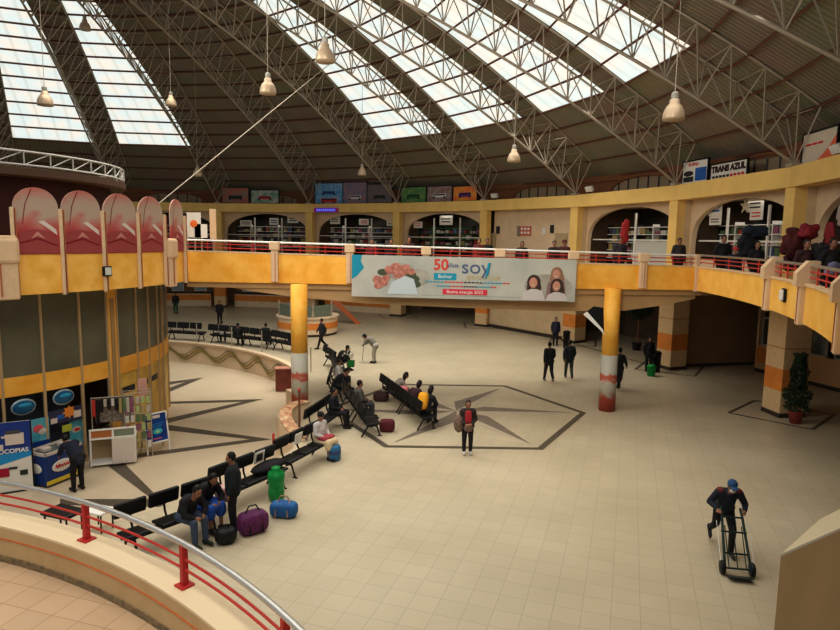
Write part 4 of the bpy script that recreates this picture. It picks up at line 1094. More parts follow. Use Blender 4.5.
for u, v, a_ in ((.17, .66, .18), (.20, .72, .2), (.235, .66, .21), (.21, .58, .22), (.245, .72, .14), (.27, .62, .13), (.115, .42, .17), (.14, .36, .19), (.12, .28, .15), (.155, .46, .14)): q.ell((bx_(u), -.03, Hb * v), (a_, .008, a_ * .85), ros, 12)
q.build('rose_picture', t)
q = MB(); q.add([(bx_(.16), -.04, .12), (bx_(.30), -.04, .12), (bx_(.28), -.04, Hb * .45), (bx_(.24), -.04, Hb * .53), (bx_(.18), -.04, Hb * .36)], [tuple(range(5))], pale); q.build('ribbon_picture', t)
text('50', Hb * .36, fr(bx_(.400), -.03, Hb * .80), mat('banner_red', (.62, .06, .03), .5), 'lettering', t, bold=.012)
text('años', Hb * .15, fr(bx_(.452), -.03, Hb * .80), mat('banner_navy', (.06, .10, .25), .5), 'lettering', t)
q = MB(); q.box((bx_(.42), -.022, Hb * .53), (W * .10, .012, Hb * .16), tb); q.build('teal_strip', t)
text('Bolivar', Hb * .12, fr(bx_(.42), -.036, Hb * .53), white, 'lettering', t)
text('soy', Hb * .46, fr(bx_(.555), -.03, Hb * .76), mat('banner_ink', (.08, .12, .22), .5), 'lettering', t, sx=1.1)
q = MB(); q.tube([(bx_(.615), -.03, Hb * .88), (bx_(.608), -.03, Hb * .62), (bx_(.598), -.03, Hb * .50)], [.05, .045, .02], tb, 8); q.build('pen_stroke', t)
text('generosa', Hb * .2, fr(bx_(.59), -.028, Hb * .54), mat('banner_tan', (.52, .42, .22), .5), 'lettering', t, sx=1.1) 
q = MB()
for z, u0, u1 in ((.40, .33, .71), (.30, .38, .65)):
    n = 22
    for i in range(n): u = lerp(u0, u1, (i + .5) / n); q.box((bx_(u), -.02, Hb * z), (W * (u1 - u0) / n * .78, .008, Hb * .028), [tb, inkr, ink][(i // 5) % 3])
for i in range(34): u = lerp(.32, .82, (i + .5) / 34); q.box((bx_(u), -.02, Hb * .075), (W * .5 / 34 * .75, .008, Hb * .02), gr)
q.build('small_print', t)
q = MB(); q.box((bx_(.51), -.022, Hb * .17), (W * .20, .012, Hb * .13), mat('banner_crimson', (.60, .04, .06), .5)); q.build('red_strip', t)
text('Buena energía 2022', Hb * .11, fr(bx_(.51), -.036, Hb * .17), white, 'lettering', t)
fsk = mat('picture_skin', (.52, .26, .18), .6); fhr = mat('picture_hair', (.06, .03, .025), .6); fcl = mat('picture_cloth', (.55, .50, .48), .6); fcl2 = mat('picture_mauve', (.26, .15, .15), .6)
q = MB()
q.ell((bx_(.88), -.018, Hb * .34), (.85, .006, Hb * .31), gr, 20); q.build('women_backdrop', t)
for u, v, s, hr, cl in ((.915, .66, .9, mat('picture_auburn', (.30, .16, .10), .6), fcl2), (.815, .45, 1.0, fhr, fcl), (.918, .38, .95, fhr, fcl)):
    q = MB(); y0 = -.024 if v > .6 else -.034
    zh = Hb * v
    q.ell((bx_(u), y0, zh), (.24 * s, .006, .27 * s), hr, 14); q.ell((bx_(u) + .12, y0, zh - .2 * s), (.15, .006, .24), hr, 12); q.ell((bx_(u) - .12, y0, zh - .18 * s), (.12, .006, .2), hr, 12)
    q.ell((bx_(u) - .02, y0 - .008, zh - .02), (.145 * s, .006, .19 * s), fsk, 14); q.ell((bx_(u) - .02, y0 - .016, zh - .1 * s), (.06, .004, .015), whm, 8)
    q.add([(bx_(u) - .42 * s, y0 - .006, .02), (bx_(u) + .42 * s, y0 - .006, .02), (bx_(u) + .3 * s, y0 - .006, zh - .3 * s), (bx_(u) + .08, y0 - .006, zh - .24 * s), (bx_(u) - .1, y0 - .006, zh - .24 * s), (bx_(u) - .34 * s, y0 - .006, zh - .36 * s)] if zh - .36 * s > .05 else [(bx_(u) - .4, y0 - .006, .02), (bx_(u) + .4, y0 - .006, .02), (bx_(u) + .1, y0 - .006, .25), (bx_(u) - .1, y0 - .006, .25)], [tuple(range(6))] if zh - .36 * s > .05 else [(0, 1, 2, 3)], cl)
    q.build('woman_picture', t)

# ------------------------------------------------------------------ FOREGROUND LANDING
OC = (-8.8, -1.5)
def arcp(r, a0, a1, z, n=30): return [Vector((OC[0] + r * cos(lerp(a0, a1, i / n)), OC[1] + r * sin(lerp(a0, a1, i / n)), z)) for i in range(n + 1)]
LA, LB = radians(12), radians(110)
q = MB(); pts = arcp(10.1, LA, LB, 1.8); q.prism([(OC[0], OC[1] + 4)] + [(p.x, p.y) for p in pts], 1.6, 1.8, land_m); struct(q, 'floor_landing')
lp = mat('landing_parapet_paint', (.62, .45, .24), .7, nscale=3, col2=(.56, .39, .20)); lptop = mat('landing_parapet_top', (.80, .66, .44), .6)
q = MB(); q.arcbox(10.0, 10.36, LA, LB, 1.75, 2.27, lp, n=50, c=OC); q.arcbox(10.0, 10.36, LA, LB, 2.27, 2.30, lptop, n=50, c=OC)
struct(q, 'wall_landing_parapet')
q = MB(); q.tube(arcp(10.0, LA, LB, 2.12, 60), .012, mat('orange_line', (.55, .13, .03), .6), 4); struct(q, 'trim_11')
q = MB(); q.arcbox(9.985, 10.02, LA, LB, 1.8, 1.89, mat('scuffed_base', (.33, .24, .13), .8, nscale=12, col2=(.18, .13, .08), noise=.3), n=50, c=OC); struct(q, 'baseboard_landing')
q = MB(); q.arcbox(10.05, 10.3, LA, LB, 0, 1.75, lp, n=40, c=OC); struct(q, 'wall_landing_support')
t = empty('handrail', (OC[0] + 10.2 * cos(radians(60)), OC[1] + 10.2 * sin(radians(60)), 2.3), 0, 'curved metal handrail with red posts on the near landing parapet', 'railing')
o_ = t.location.copy()
q = MB(); q.tube([p - o_ for p in arcp(10.2, radians(20), LB, 2.8, 60)], .034, chrome, 12); q.build('top_rail', t, True)
for z in (2.62, 2.5): q = MB(); q.tube([p - o_ for p in arcp(10.2, radians(20), LB, z, 60)], .015, redrail, 8); q.build('red_rail', t, True)
a1_ = atan2(7.58 - OC[1], -4.24 - OC[0]); a2_ = atan2(6.56 - OC[1], -2.61 - OC[0]); da = a1_ - a2_
for i in range(-2, 4):
    a = a1_ + i * da; p = Vector((OC[0] + 10.2 * cos(a), OC[1] + 10.2 * sin(a), 2.3)) - o_
    q = MB(); q.box((p.x, p.y, .24), (.07, .06, .48), red, rz=a); pp = q.build('post', t)
    q = MB(); q.box((p.x, p.y, .01), (.16, .16, .02), red, rz=a); q.build('base_plate', pp)

# bottom-right stair parapet
A_, B_, C2_, D2_ = G(781, 554, 4.1), G(840, 528, 4.1), G(820, 519, 4.1), G(840, 509, 4.1)
e = (B_ - A_).normalized(); B2 = A_ + e * 3.0; g = (D2_ - C2_).normalized(); D3 = C2_ + g * 2.6
orw = mat('stair_wall_orange', (.66, .40, .17), .7, nscale=2, col2=(.60, .36, .15))  # orange-brown faces of the stair parapet
q = MB(); q.prism([(A_.x, A_.y), (B2.x, B2.y), (D3.x, D3.y), (C2_.x, C2_.y)], 0, 4.08, orw); q.prism([(A_.x, A_.y), (B2.x, B2.y), (D3.x, D3.y), (C2_.x, C2_.y)], 4.08, 4.1, lptop); struct(q, 'wall_stair_parapet')

# ------------------------------------------------------------------ BENCHES
def make_bench(n=3, pitch=.70):
    t = empty('waiting_bench'); L = n * pitch
    for i in range(n):
        x = (i - (n - 1) / 2) * pitch
        q = MB(); q.rbox((x, .02, .44), (pitch - .07, .46, .07), black, b=.03, rx=.06); q.build('seat', t)
        q = MB(); q.rbox((x, -.26, .84), (pitch - .05, .09, .32), black, b=.045, rx=-.18); bk = q.build('backrest', t)
        q = MB(); q.tube([(x, -.16, .40), (x, -.24, .56), (x, -.27, .8)], .025, blackm); q.build('bracket', bk)
    q = MB(); q.box((0, -.04, .37), (L - .1, .07, .05), blackm); q.box((0, .12, .37), (L - .1, .05, .04), blackm); q.build('beam', t)
    for s in (-1, 1):
        x = s * (L / 2 - .22); q = MB(); q.tube([(x, .28, 0), (x, .16, .36)], .025, blackm); q.tube([(x, -.32, 0), (x, -.10, .36)], .025, blackm); q.tube([(x, .16, .34), (x, -.12, .34)], .025, blackm)
        q.tube([(x, .34, .015), (x, .2, .015)], .02, blackm); q.build('leg', t)
    return t
bproto = make_bench(3); bproto4 = make_bench(4, .6)
used = {3: False, 4: False}
def bench(loc, rz, label, n=3):
    pr_ = bproto if n == 3 else bproto4
    o = pr_ if not used[n] else copy_tree(pr_)
    used[n] = True
    o.location = loc; o.rotation_euler = (0, 0, rz); tag(o, label, 'bench', 'waiting benches'); return o
bl = ['right end of front row beside the pale skirt', 'front row, behind the green sack', 'front row, under the person in jeans',
      'front row, under the man in jeans', 'front row, left of the man in jeans', 'nearest the handrail, front row', 'front row, left of the handrail posts']
BR = 16.35
for i in range(3):
    d = [-23.9, -31.9, -40.0][i]; a = radians(d); p = P(a, [16.2, 16.4, 16.8][i])
    bench(p, a - pi / 2, 'black three seat waiting bench, ' + bl[i])
bench(P(radians(-13.5), 15.35), radians(-13.5) - pi / 2, 'black three seat waiting bench behind the woman in the pale skirt')
p = G(64, 531, 0)
t = empty('ottoman', p, radians(-20), 'black backless seat pad behind the red rails at far left', 'seat')
q = MB(); q.rbox((0, 0, .42), (.72, .5, .08), black, b=.03); q.build('seat', t)
for sx in (-.3, .3):
    for sy in (-.18, .18): q = MB(); q.tube([(sx, sy, 0), (sx, sy, .4)], .02, blackm); q.build('leg', t)
p = G(100, 529, 0)
t = empty('stool', p, radians(-20), 'low stool with a white printed top left of the front row', 'stool')
q = MB(); q.rbox((0, 0, .42), (.5, .4, .04), white, b=.015); q.build('top', t)
for sx in (-.2, .2):
    for sy in (-.15, .15): q = MB(); q.tube([(sx, sy, 0), (sx, sy, .4)], .018, blackm); q.build('leg', t)
for d, r, nm in ((101, 14.8, 'beside the kiosk edge above the wave wall'), (90.5, 14.6, 'second from the kiosk above the wave wall'), ):
    pass
for (x0, y0), (x1, y1), nm in (((167, 340), (203, 342), 'leftmost above the wave wall'), ((211, 343), (242, 346), 'second above the wave wall'), ((243, 346), (272, 350), 'third above the wave wall'), ((275, 350), (303, 356), 'fourth above the wave wall, behind the column')):
    a_, b_ = G(x0, y0), G(x1, y1); m_ = (a_ + b_) / 2; d = b_ - a_; o = bench(m_ + Vector((0, .25, 0)), atan2(d.y, d.x), 'black waiting bench, ' + nm); o.scale = (d.length / 2.0, 1.1, 1.12)
bench(P(radians(24), 15.2), radians(24) - pi / 2, 'black waiting bench right of the column, farther one')
bench(P(radians(4), 14.7), radians(4) - pi / 2, 'black waiting bench right of the column, nearer one')
bench(P(radians(13), 14.9), radians(13) - pi / 2, 'black waiting bench right of the column, middle one')
# middle rows
a_, b_ = G(339, 404), G(362, 440); d = (b_ - a_).normalized(); L = (b_ - a_).length
rz = atan2(d.y, d.x) 
for i, nm in ((0, 'far half of the left row on the hexagon edge'), (1, 'near half of the left row on the hexagon edge')):
    c = a_ + d * (L * (.25 + .5 * i)); nx = Vector((-d.y, d.x, 0)); bench(c + nx * .35, rz, 'black four seat bench, ' + nm, 3)
a_, b_ = G(379, 399), G(418, 432); d = (b_ - a_).normalized(); L = (b_ - a_).length; rz2 = atan2(d.y, d.x); nx2 = Vector((-d.y, d.x, 0))
rowB = []
for i, nm in ((0, 'far half of the right row, behind the pair of travellers'), (1, 'near half of the right row, under the yellow backpack')):
    c = a_ + d * (L * (.24 + .5 * i)) + nx2 * .35; bench(c, rz2, 'black four seat bench, ' + nm, 4); rowB.append(c)
# one spare prototype may be unused

# ------------------------------------------------------------------ PEOPLE
def remesh(mb, name, vox, smooth=2):
    me = mb.mesh('tmp'); o = bpy.data.objects.new('tmp', me); COL.objects.link(o)
    r = o.modifiers.new('r', 'REMESH'); r.mode = 'VOXEL'; r.voxel_size = vox; r.use_smooth_shade = True
    s = o.modifiers.new('s', 'SMOOTH'); s.factor = .5; s.iterations = smooth
    bpy.context.view_layer.update(); dg = bpy.context.evaluated_depsgraph_get()
    out = bpy.data.meshes.new_from_object(o.evaluated_get(dg)); bpy.data.objects.remove(o); bpy.data.meshes.remove(me); out.name = name
    out.polygons.foreach_set('use_smooth', [True] * len(out.polygons)); return out
VZ = Vector
def joints(pose):
    J = dict(pel=VZ((0, 0, .93)), che=VZ((0, 0, 1.24)), nek=VZ((0, 0, 1.42)), hed=VZ((0, .03, 1.55)))
    for s, n in ((-1, 'l'), (1, 'r')):
        J['sh' + n] = VZ((s * .17, 0, 1.37)); J['el' + n] = VZ((s * .23, -.03, 1.10)); J['wr' + n] = VZ((s * .23, .06, .87)); J['fd' + n] = VZ((0, .15, -1))
        J['hi' + n] = VZ((s * .09, 0, .90)); J['kn' + n] = VZ((s * .10, .03, .50)); J['an' + n] = VZ((s * .10, 0, .09))
        J['to' + n] = VZ((s * .02, 1, -.25))
    if pose == 'walk':
        J['knl'] = VZ((-.10, .16, .52)); J['anl'] = VZ((-.10, .28, .10)); J['knr'] = VZ((.10, -.02, .48)); J['anr'] = VZ((.10, -.32, .16))
        J['ell'] = VZ((-.24, -.14, 1.12)); J['wrl'] = VZ((-.24, -.10, .88)); J['elr'] = VZ((.24, .08, 1.12)); J['wrr'] = VZ((.22, .22, .95))
    if pose == 'sit' or pose == 'sitlean':
        for k_ in ('pel', 'che', 'nek', 'hed', 'shl', 'shr'): J[k_] = J[k_] - VZ((0, 0, .40))
        for s, n in ((-1, 'l'), (1, 'r')):
            J['hi' + n] = VZ((s * .10, .0, .52)); J['kn' + n] = VZ((s * .12, .42, .52)); J['an' + n] = VZ((s * .12, .44, .09)); J['el' + n] = VZ((s * .24, .04, .72)); J['wr' + n] = VZ((s * .10, .26, .64)); J['fd' + n] = VZ((-s * .5, .8, -.1))
    if pose == 'sitlean':
        for k_, dy, dz in (('che', .12, -.04), ('nek', .24, -.10), ('hed', .34, -.10), ('shl', .20, -.09), ('shr', .20, -.09), ('ell', .26, -.06), ('elr', .26, -.06), ('wrl', .16, -.04), ('wrr', .16, -.04)): J[k_] = J[k_] + VZ((0, dy, dz))
    if pose == 'bend':
        J['pel'] = VZ((0, -.12, .92)); J['che'] = VZ((0, .12, 1.12)); J['nek'] = VZ((0, .30, 1.22)); J['hed'] = VZ((0, .42, 1.27))
        for s, n in ((-1, 'l'), (1, 'r')):
            J['sh' + n] = VZ((s * .17, .24, 1.20)); J['el' + n] = VZ((s * .20, .36, .98)); J['wr' + n] = VZ((s * .12, .50, .88)); J['hi' + n] = VZ((s * .09, -.12, .90)); J['kn' + n] = VZ((s * .10, -.04, .50)); J['an' + n] = VZ((s * .11, -.06, .09)); J['fd' + n] = VZ((0, .7, -.6))
    if pose == 'push':
        J['pel'] = VZ((0, -.10, .92)); J['che'] = VZ((0, .08, 1.19)); J['nek'] = VZ((0, .20, 1.34)); J['hed'] = VZ((0, .30, 1.45))
        for s, n in ((-1, 'l'), (1, 'r')):
            J['sh' + n] = VZ((s * .19, .15, 1.30)); J['el' + n] = VZ((s * .33, .10, 1.06)); J['wr' + n] = VZ((s * .25, .34, 1.02)); J['hi' + n] = VZ((s * .09, -.10, .90)); J['fd' + n] = VZ((-s * .3, .9, -.2))
        J['knl'] = VZ((-.10, .22, .56)); J['anl'] = VZ((-.10, .20, .09)); J['knr'] = VZ((.11, -.16, .50)); J['anr'] = VZ((.12, -.52, .24)); J['tor'] = VZ((0, .6, -.8))
    if pose == 'hold':
        for s, n in ((-1, 'l'), (1, 'r')): J['el' + n] = VZ((s * .24, .0, 1.10)); J['wr' + n] = VZ((s * .10, .22, 1.0)); J['fd' + n] = VZ((-s * .6, .6, 0))
    return J
def head_basis(J):
    up = (J['hed'] - J['nek']); up = (up.normalized() * .5 + VZ((0, 0, 1)) * .5).normalized(); x = VZ((1, 0, 0)); f = up.cross(x).normalized(); 
    return Matrix((x, f, up)).transposed()
cacheP = {}
def person_meshes(pose, vox, long_hair, skirt, coat):
    key = (pose, vox, long_hair, skirt, coat)
    if key in cacheP: return cacheP[key]
    J = joints(pose); m = skin_m; out = {}
    q = MB(); H = head_basis(J); hc_ = J['hed'] + H @ VZ((0, .0, .04))
    q.ell(hc_, (.074, .092, .115), m, 16, 12, M=H); q.ell(hc_ + H @ VZ((0, .03, -.055)), (.055, .06, .06), m, 12, 8, M=H)
    q.cap(hc_ + H @ VZ((0, .085, .0)), hc_ + H @ VZ((0, .105, -.03)), .010, .015, m, 8)      # nose
    for s in (-1, 1): q.ell(hc_ + H @ VZ((s * .076, -.005, -.01)), (.012, .02, .03), m, 8, 6, M=H)
    q.cap(J['nek'] - VZ((0, 0, .06)), hc_ - H @ VZ((0, .01, .06)), .055, .05, m)
    q.cap(J['pel'], J['che'], .125, .135, m); q.cap(J['shl'] * .8 + J['che'] * .2, J['shr'] * .8 + J['che'] * .2, .085, .085, m); q.cap(J['che'], J['nek'] - VZ((0, 0, .05)), .12, .07, m)
    for n, s in (('l', -1), ('r', 1)):
        q.cap(J['sh' + n], J['el' + n], .052, .042, m); q.cap(J['el' + n], J['wr' + n], .041, .027, m)
        q.cap(J['hi' + n], J['kn' + n], .085, .058, m); q.cap(J['kn' + n], J['an' + n], .056, .036, m)
        t_ = VZ((J['to' + n].x, J['to' + n].y, 0 if J['an' + n].z < .15 else J['to' + n].z)).normalized(); q.cap(J['an' + n] - VZ((0, 0, .045)), J['an' + n] + t_ * .15 - VZ((0, 0, .055)), .034, .028, m)
        fd = J['fd' + n].normalized(); wr = J['wr' + n]; side = fd.cross(VZ((0, 1, .3))).normalized()
        if side.length < .1: side = VZ((1, 0, 0))
        nrm_ = side.cross(fd).normalized()
        q.cap(wr, wr + fd * .05, .025, .026, m, 8)
        for j in range(4):
            b0 = wr + fd * .05 + side * (.026 - .0175 * j); q.cap(wr + fd * .03 + side * (.02 - .013 * j), b0 + fd * .02, .014, .0095, m, 6)
            l1 = [.042, .048, .045, .035][j]; p1 = b0 + fd * (.02 + l1 * .6) - nrm_ * .006; p2 = p1 + (fd * .7 - nrm_ * .7).normalized() * l1 * .7; q.cap(b0 + fd * .02, p1, .0095, .0085, m, 6); q.cap(p1, p2, .0085, .0075, m, 6)
        th = wr + fd * .02 + side * .028; q.cap(wr + fd * .01 + side * .012, th + (fd + side).normalized() * .035, .013, .010, m, 6); q.cap(th + (fd + side).normalized() * .035, th + (fd * 1.3 + side * .5).normalized() * .065, .010, .008, m, 6)
    out['body'] = remesh(q, 'body', vox)
    # jacket
    q = MB(); pv = VZ((0, 0, .05)) if coat else VZ((0, 0, -.02))
    q.cap(J['pel'] - (VZ((0, 0, .06)) if not pose.startswith('sit') else VZ((0, 0, 0))), J['che'], .165, .172, m, 14); q.cap(J['shl'] * .85 + J['che'] * .15, J['shr'] * .85 + J['che'] * .15, .105, .105, m, 12); q.cap(J['che'], J['nek'] - VZ((0, 0, .08)), .155, .09, m, 12)
    for n in 'lr': q.cap(J['sh' + n], J['el' + n], .078, .064, m, 12); q.cap(J['el' + n], J['el' + n].lerp(J['wr' + n], .93), .062, .046, m, 12)
    out['jacket'] = remesh(q, 'jacket', max(vox, .014))
    q = MB(); q.cap(J['hil'], J['hir'], .125, .125, m, 12); q.cap(J['pel'], J['pel'] * .5 + (J['hil'] + J['hir']) * .25, .14, .14, m, 12)
    if not skirt:
        for n in 'lr': q.cap(J['hi' + n], J['kn' + n], .105, .075, m, 12); q.cap(J['kn' + n], J['kn' + n].lerp(J['an' + n], .93), .074, .056, m, 12)
        out['trousers'] = remesh(q, 'trousers', max(vox, .014))
    else:
        for n in 'lr': q.cap(J['hi' + n], J['kn' + n], .12, .11, m, 12); q.cap(J['kn' + n], J['kn' + n].lerp(J['an' + n], .3), .11, .11, m, 12)
        q.cap(J['knl'], J['knr'], .105, .105, m, 12)
        out['skirt'] = remesh(q, 'skirt', max(vox, .016), 6)
    for n in 'lr':
        q = MB(); hi = J['an' + n].z > .15; t_ = J['to' + n].copy(); t_.z = t_.z if hi else 0; t_.normalize(); a_ = J['an' + n] - (VZ((0, 0, .035)) if not hi else VZ((0, 0, 0)))
        q.cap(a_ - t_ * .05, a_ + t_ * .17, .047, .038, m); q.cap(J['an' + n] + VZ((0, 0, .02)), a_, .045, .047, m)
        out['shoe' + n] = remesh(q, 'shoe', .012)
    q = MB(); q.ell(hc_ + H @ VZ((0, -.018, .022)), (.085, .095, .112), m, 16, 12, M=H)
    if long_hair: q.cap(hc_ + H @ VZ((0, -.06, 0)), hc_ + VZ((0, -.10, -.26)), .075, .05, m); q.ell(hc_ + H @ VZ((0, -.05, -.05)), (.088, .07, .10), m, 14, 10, M=H)
    out['hair'] = remesh(q, 'hair', .012)
    # carve the face from the hair: move front-lower verts back
    Hi = H.inverted()
    for v in out['hair'].vertices:
        l = Hi @ (v.co - hc_)
        if l.y > .035 and l.z < .07: l.y = .03 - max(0, -l.z) * .2; v.co = hc_ + H @ l
    out['_'] = (J, H, hc_)
    cacheP[key] = out; return out
def put(me, name, parent, m, share=True):
    me2 = me.copy(); me2.materials.clear(); me2.materials.append(m); o = bpy.data.objects.new(name, me2); COL.objects.link(o); o.parent = parent; return o
def cloth(c): return mat('cloth_%02d_%02d_%02d' % tuple(int(x * 99) for x in c), c, .8)
BLK = (.014, .013, .015); NAVY = (.018, .022, .04); JEAN = (.06, .085, .14); GREY = (.10, .095, .09); WHT = (.60, .57, .53); REDC = (.35, .03, .03); KHAKI = (.20, .18, .13)
def person(loc, rz, pose, label, jacket=BLK, legs=BLK, shoes=BLK, hair='short', skirt=False, coat=False, s=1.0, vox=.014, cap=None, mask=False, group=None, hairc=None):
    M_ = person_meshes(pose, vox, hair == 'long', skirt, coat); J, H, hc_ = M_['_']
    t = empty('person', loc, rz, label, 'person', group); t.scale = (s, s, s)
    put(M_['body'], 'body', t, skin_m); put(M_['jacket'], 'jacket', t, cloth(jacket))
    if skirt: put(M_['skirt'], 'skirt', t, cloth(legs))
    else: put(M_['trousers'], 'trousers', t, cloth(legs))
    for n in 'lr': put(M_['shoe' + n], 'shoe', t, cloth(shoes))
    put(M_['hair'], 'hair', t, hair_m if not hairc else cloth(hairc))
    q = MB()
    for sx in (-1, 1): q.ell(hc_ + H @ VZ((sx * .03, .082, .012)), (.011, .008, .007), hair_m, 8, 6)
    q.build('eyes', t)
    q = MB(); q.ell(hc_ + H @ VZ((0, .086, -.058)), (.024, .008, .006), mat('lips', (.22, .07, .06), .5), 8, 6); q.build('mouth', t)
    if cap:
        q = MB(); q.ell(hc_ + H @ VZ((0, -.012, .055)), (.094, .106, .085), cloth(cap), 18, 10, M=H); cp = q.build('cap', t, True)
        q = MB(); q.ell(hc_ + H @ VZ((0, .12, .06)), (.07, .07, .012), cloth(cap), 14, 6, M=H); q.build('peak', cp, True)
    if mask:
        q = MB(); q.ell(hc_ + H @ VZ((0, .062, -.05)), (.058, .05, .045), white, 14, 8, M=H); q.build('face_mask', t, True)
    return t
F = .010
# trolley man : pushes toward the viewer
tp = G(738, 578, 0)
man = G(729, 562, 0); th_ = atan2(man.y - tp.y, man.x - tp.x)
wl_ = G(722, 574, 0); wr_ = G(752, 577, 0); ax = (wr_ - wl_).normalized(); ctr = (wl_ + wr_) / 2
trz = atan2(ax.y, ax.x) + pi      # local +y of the man/trolley points to the viewer
ps = 1.0
fwd = VZ((-sin(trz), cos(trz), 0))
person(ctr - fwd * .95 , trz, 'push', 'person in dark jacket with red shoulders, blue cap and white mask pushing a hand truck', NAVY, BLK, (.04, .04, .045), vox=.009, cap=(.03, .09, .20), mask=True, coat=True)
pm = [o for o in bpy.data.objects if o.type == 'EMPTY' and o.get('label', '').startswith('person in dark jacket with red')][0]
Jp = joints('push')
for n, sx in (('l', -1), ('r', 1)): q = MB(); q.ell(Jp['sh' + n] + VZ((-sx * .03, .0, .03)), (.085, .085, .068), cloth((.16, .03, .03)), 14, 8); q.build('shoulder_panel', pm, True)
t = empty('hand_truck', ctr, trz, 'dark green two wheeled hand truck tilted towards the viewer', 'hand truck')
hg = mat('truck_green', (.02, .045, .04), .4, metal=.3)
wdt = .46; top = VZ((0, -.60, 1.06)); bot = VZ((0, .02, .12)); 
q = MB()
for sx in (-1, 1): q.tube([VZ((sx * wdt / 2 * .78, -.66, 1.04)), VZ((sx * wdt / 2 * .8, -.52, .93)), VZ((sx * wdt / 2, .04, .12))], .025, hg, 8)
q.tube([VZ((-wdt / 2 * .8, -.5, .92)), VZ((wdt / 2 * .8, -.5, .92))], .018, hg, 6); q.build('side_rail', t)
q = MB()
for f_ in (.30, .70, .97): y, z = lerp(-.52, .04, f_), lerp(.93, .12, f_); q.tube([(-wdt / 2, y, z), (wdt / 2, y, z)], .017, hg, 6)
for sx in (-.33, .0, .33): q.tube([(sx * wdt, -.42, .78), (sx * wdt, .02, .14)], .010, hg, 6)
q.build('cross_bar', t)
q = MB()
for sx in (-1, 1): q.tube([(sx * (wdt / 2 + .06), .06, .10), (sx * (wdt / 2 + .06), -.48, .84)], .006, chrome, 5)
q.build('cable', t)
for sx in (-1, 1):
    q = MB(); q.lathe((sx * (wdt / 2 + .03), -.02, .13), [(.04, -.035), (.12, -.035), (.13, -.02), (.13, .02), (.12, .035), (.04, .035)], blackm, 20, M=Matrix.Rotation(pi / 2, 3, 'Y')); wh = q.build('wheel', t, True)
    q = MB(); q.lathe((sx * (wdt / 2 + .03), -.02, .13), [(.045, -.045), (.045, .045)], hg, 12, M=Matrix.Rotation(pi / 2, 3, 'Y')); q.build('hub', wh)
q = MB(); q.tube([(-wdt / 2, -.02, .13), (wdt / 2, -.02, .13)], .012, hg); q.build('axle', t)
q = MB(); q.box((0, .16, .05), (wdt - .04, .26, .014), hg, rx=.35); q.build('toe_plate', t)

# woman facing camera in the hexagon
p = G(467, 454, 0)
w_ = person(p, pi + .05, 'hold', 'person in open dark jacket over red top holding a patterned cloth', (.035, .025, .022), BLK, (.55, .53, .50), hair='long', vox=.010, mask=False, s=.94, coat=True)
q = MB(); q.soft((0, .13, 1.2), (.21, .12, .42), cloth((.38, .03, .035))); q.build('red_top', w_)
q = MB(); q.ell((.26, .02, .92), (.15, .13, .27), mat('plaid', (.14, .07, .05), .8, nscale=20, col2=(.22, .17, .13)), 14, 10); q.ell((0, .2, .84), (.14, .07, .12), MATS['plaid'], 14, 10); o = q.build('patterned_cloth', None, True)
o.location = p; o.rotation_euler = (0, 0, pi + .05); tag(o, 'checked brown shawl held by the person in the red top', 'shawl')
# couple walking away
person(G(548.5, 382, 0), 0.1, 'walk', 'person in puffy black jacket walking away, left of the pair', BLK, BLK, (.2, .2, .2), vox=.014, coat=True, s=1.04)
person(G(568.5, 379, 0), -.1, 'walk', 'person in black jacket and dark green trousers walking away, right of the pair', (.015, .02, .025), (.04, .055, .04), vox=.014, coat=True, s=1.04)
person(G(618, 389, 0), -.7, 'walk', 'person in dark clothes stepping out behind the right column', (.02, .02, .022), BLK, vox=.016, s=1.03)
# cleaner
p = G(373, 363, 0)
person(p, radians(75), 'bend', 'cleaner in pale trousers and dark cap bending over a mop', (.20, .19, .16), (.42, .40, .36), vox=.016, cap=(.02, .02, .05))
t = empty('mop', (p.x - .55, p.y + .1, 0), 0, 'long handled mop held by the bending cleaner', 'mop')
q = MB(); q.tube([(0, 0, .03), (.12, .05, 1.25)], .014, wood); q.build('handle', t); q = MB(); q.rbox((0, 0, .03), (.3, .1, .06), gm[5], b=.02); q.build('head', t)
# seated people in the middle rows
p = a2 = G(347, 404, 0)
rz_r = rz2
c = G(356, 424, 0)
aL, bL = G(339, 404), G(362, 440); dL = (bL - aL).normalized(); nL = Vector((-dL.y, dL.x, 0)); rzL = atan2(dL.y, dL.x)
person(aL + dL * 2.15 + nL * .33, rzL, 'sit', 'person in grey jacket sitting on the left row of benches', (.09, .085, .075), (.05, .05, .055), vox=.014, s=1.05)
person(rowB[0] + Vector((0, .1, 0)), rz2, 'sitlean', 'person in pale grey top sitting at the far end of the right row', (.28, .24, .20), BLK, hair='long', vox=.014)
aB = G(379, 399); dB = (G(418, 432) - aB).normalized(); nB = Vector((-dB.y, dB.x, 0))
person(aB + dB * 2.65 + nB * .40, rz2 + .5, 'sitlean', 'person in pink top and dark coat sitting in the right row', (.05, .02, .025), BLK, hair='long', vox=.014, s=1.02)
pb = aB + dB * 3.85 + nB * .42
person(pb, rz2 + .7, 'sitlean', 'person in black wearing a yellow backpack at the near end of the right row', BLK, BLK, hair='long', vox=.012, s=1.08)
t = empty('backpack', (pb.x, pb.y, .60), rz2 + .7, 'bright yellow backpack worn by a seated traveller', 'backpack')
pq = MB(); pq.soft((0, -.16, .30), (.34, .24, .58), mat('backpack_yellow', (.75, .36, .02), .6), rx=-.3); pq.build('bag', t, True); pq = MB(); pq.soft((0, -.30, .16), (.24, .10, .22), MATS['backpack_yellow'], rx=-.3); pq.build('pocket', t)
o = MB(); o.soft((0, 0, 0), (.36, .32, .3), mat('pink_bundle', (.62, .22, .22), .8)); o = o.build('bundle', None, True); o.location = aB + dB * 2.0 + nB * .3 + Vector((0, 0, .80)); tag(o, 'pink bundle on the right row of benches', 'bundle')
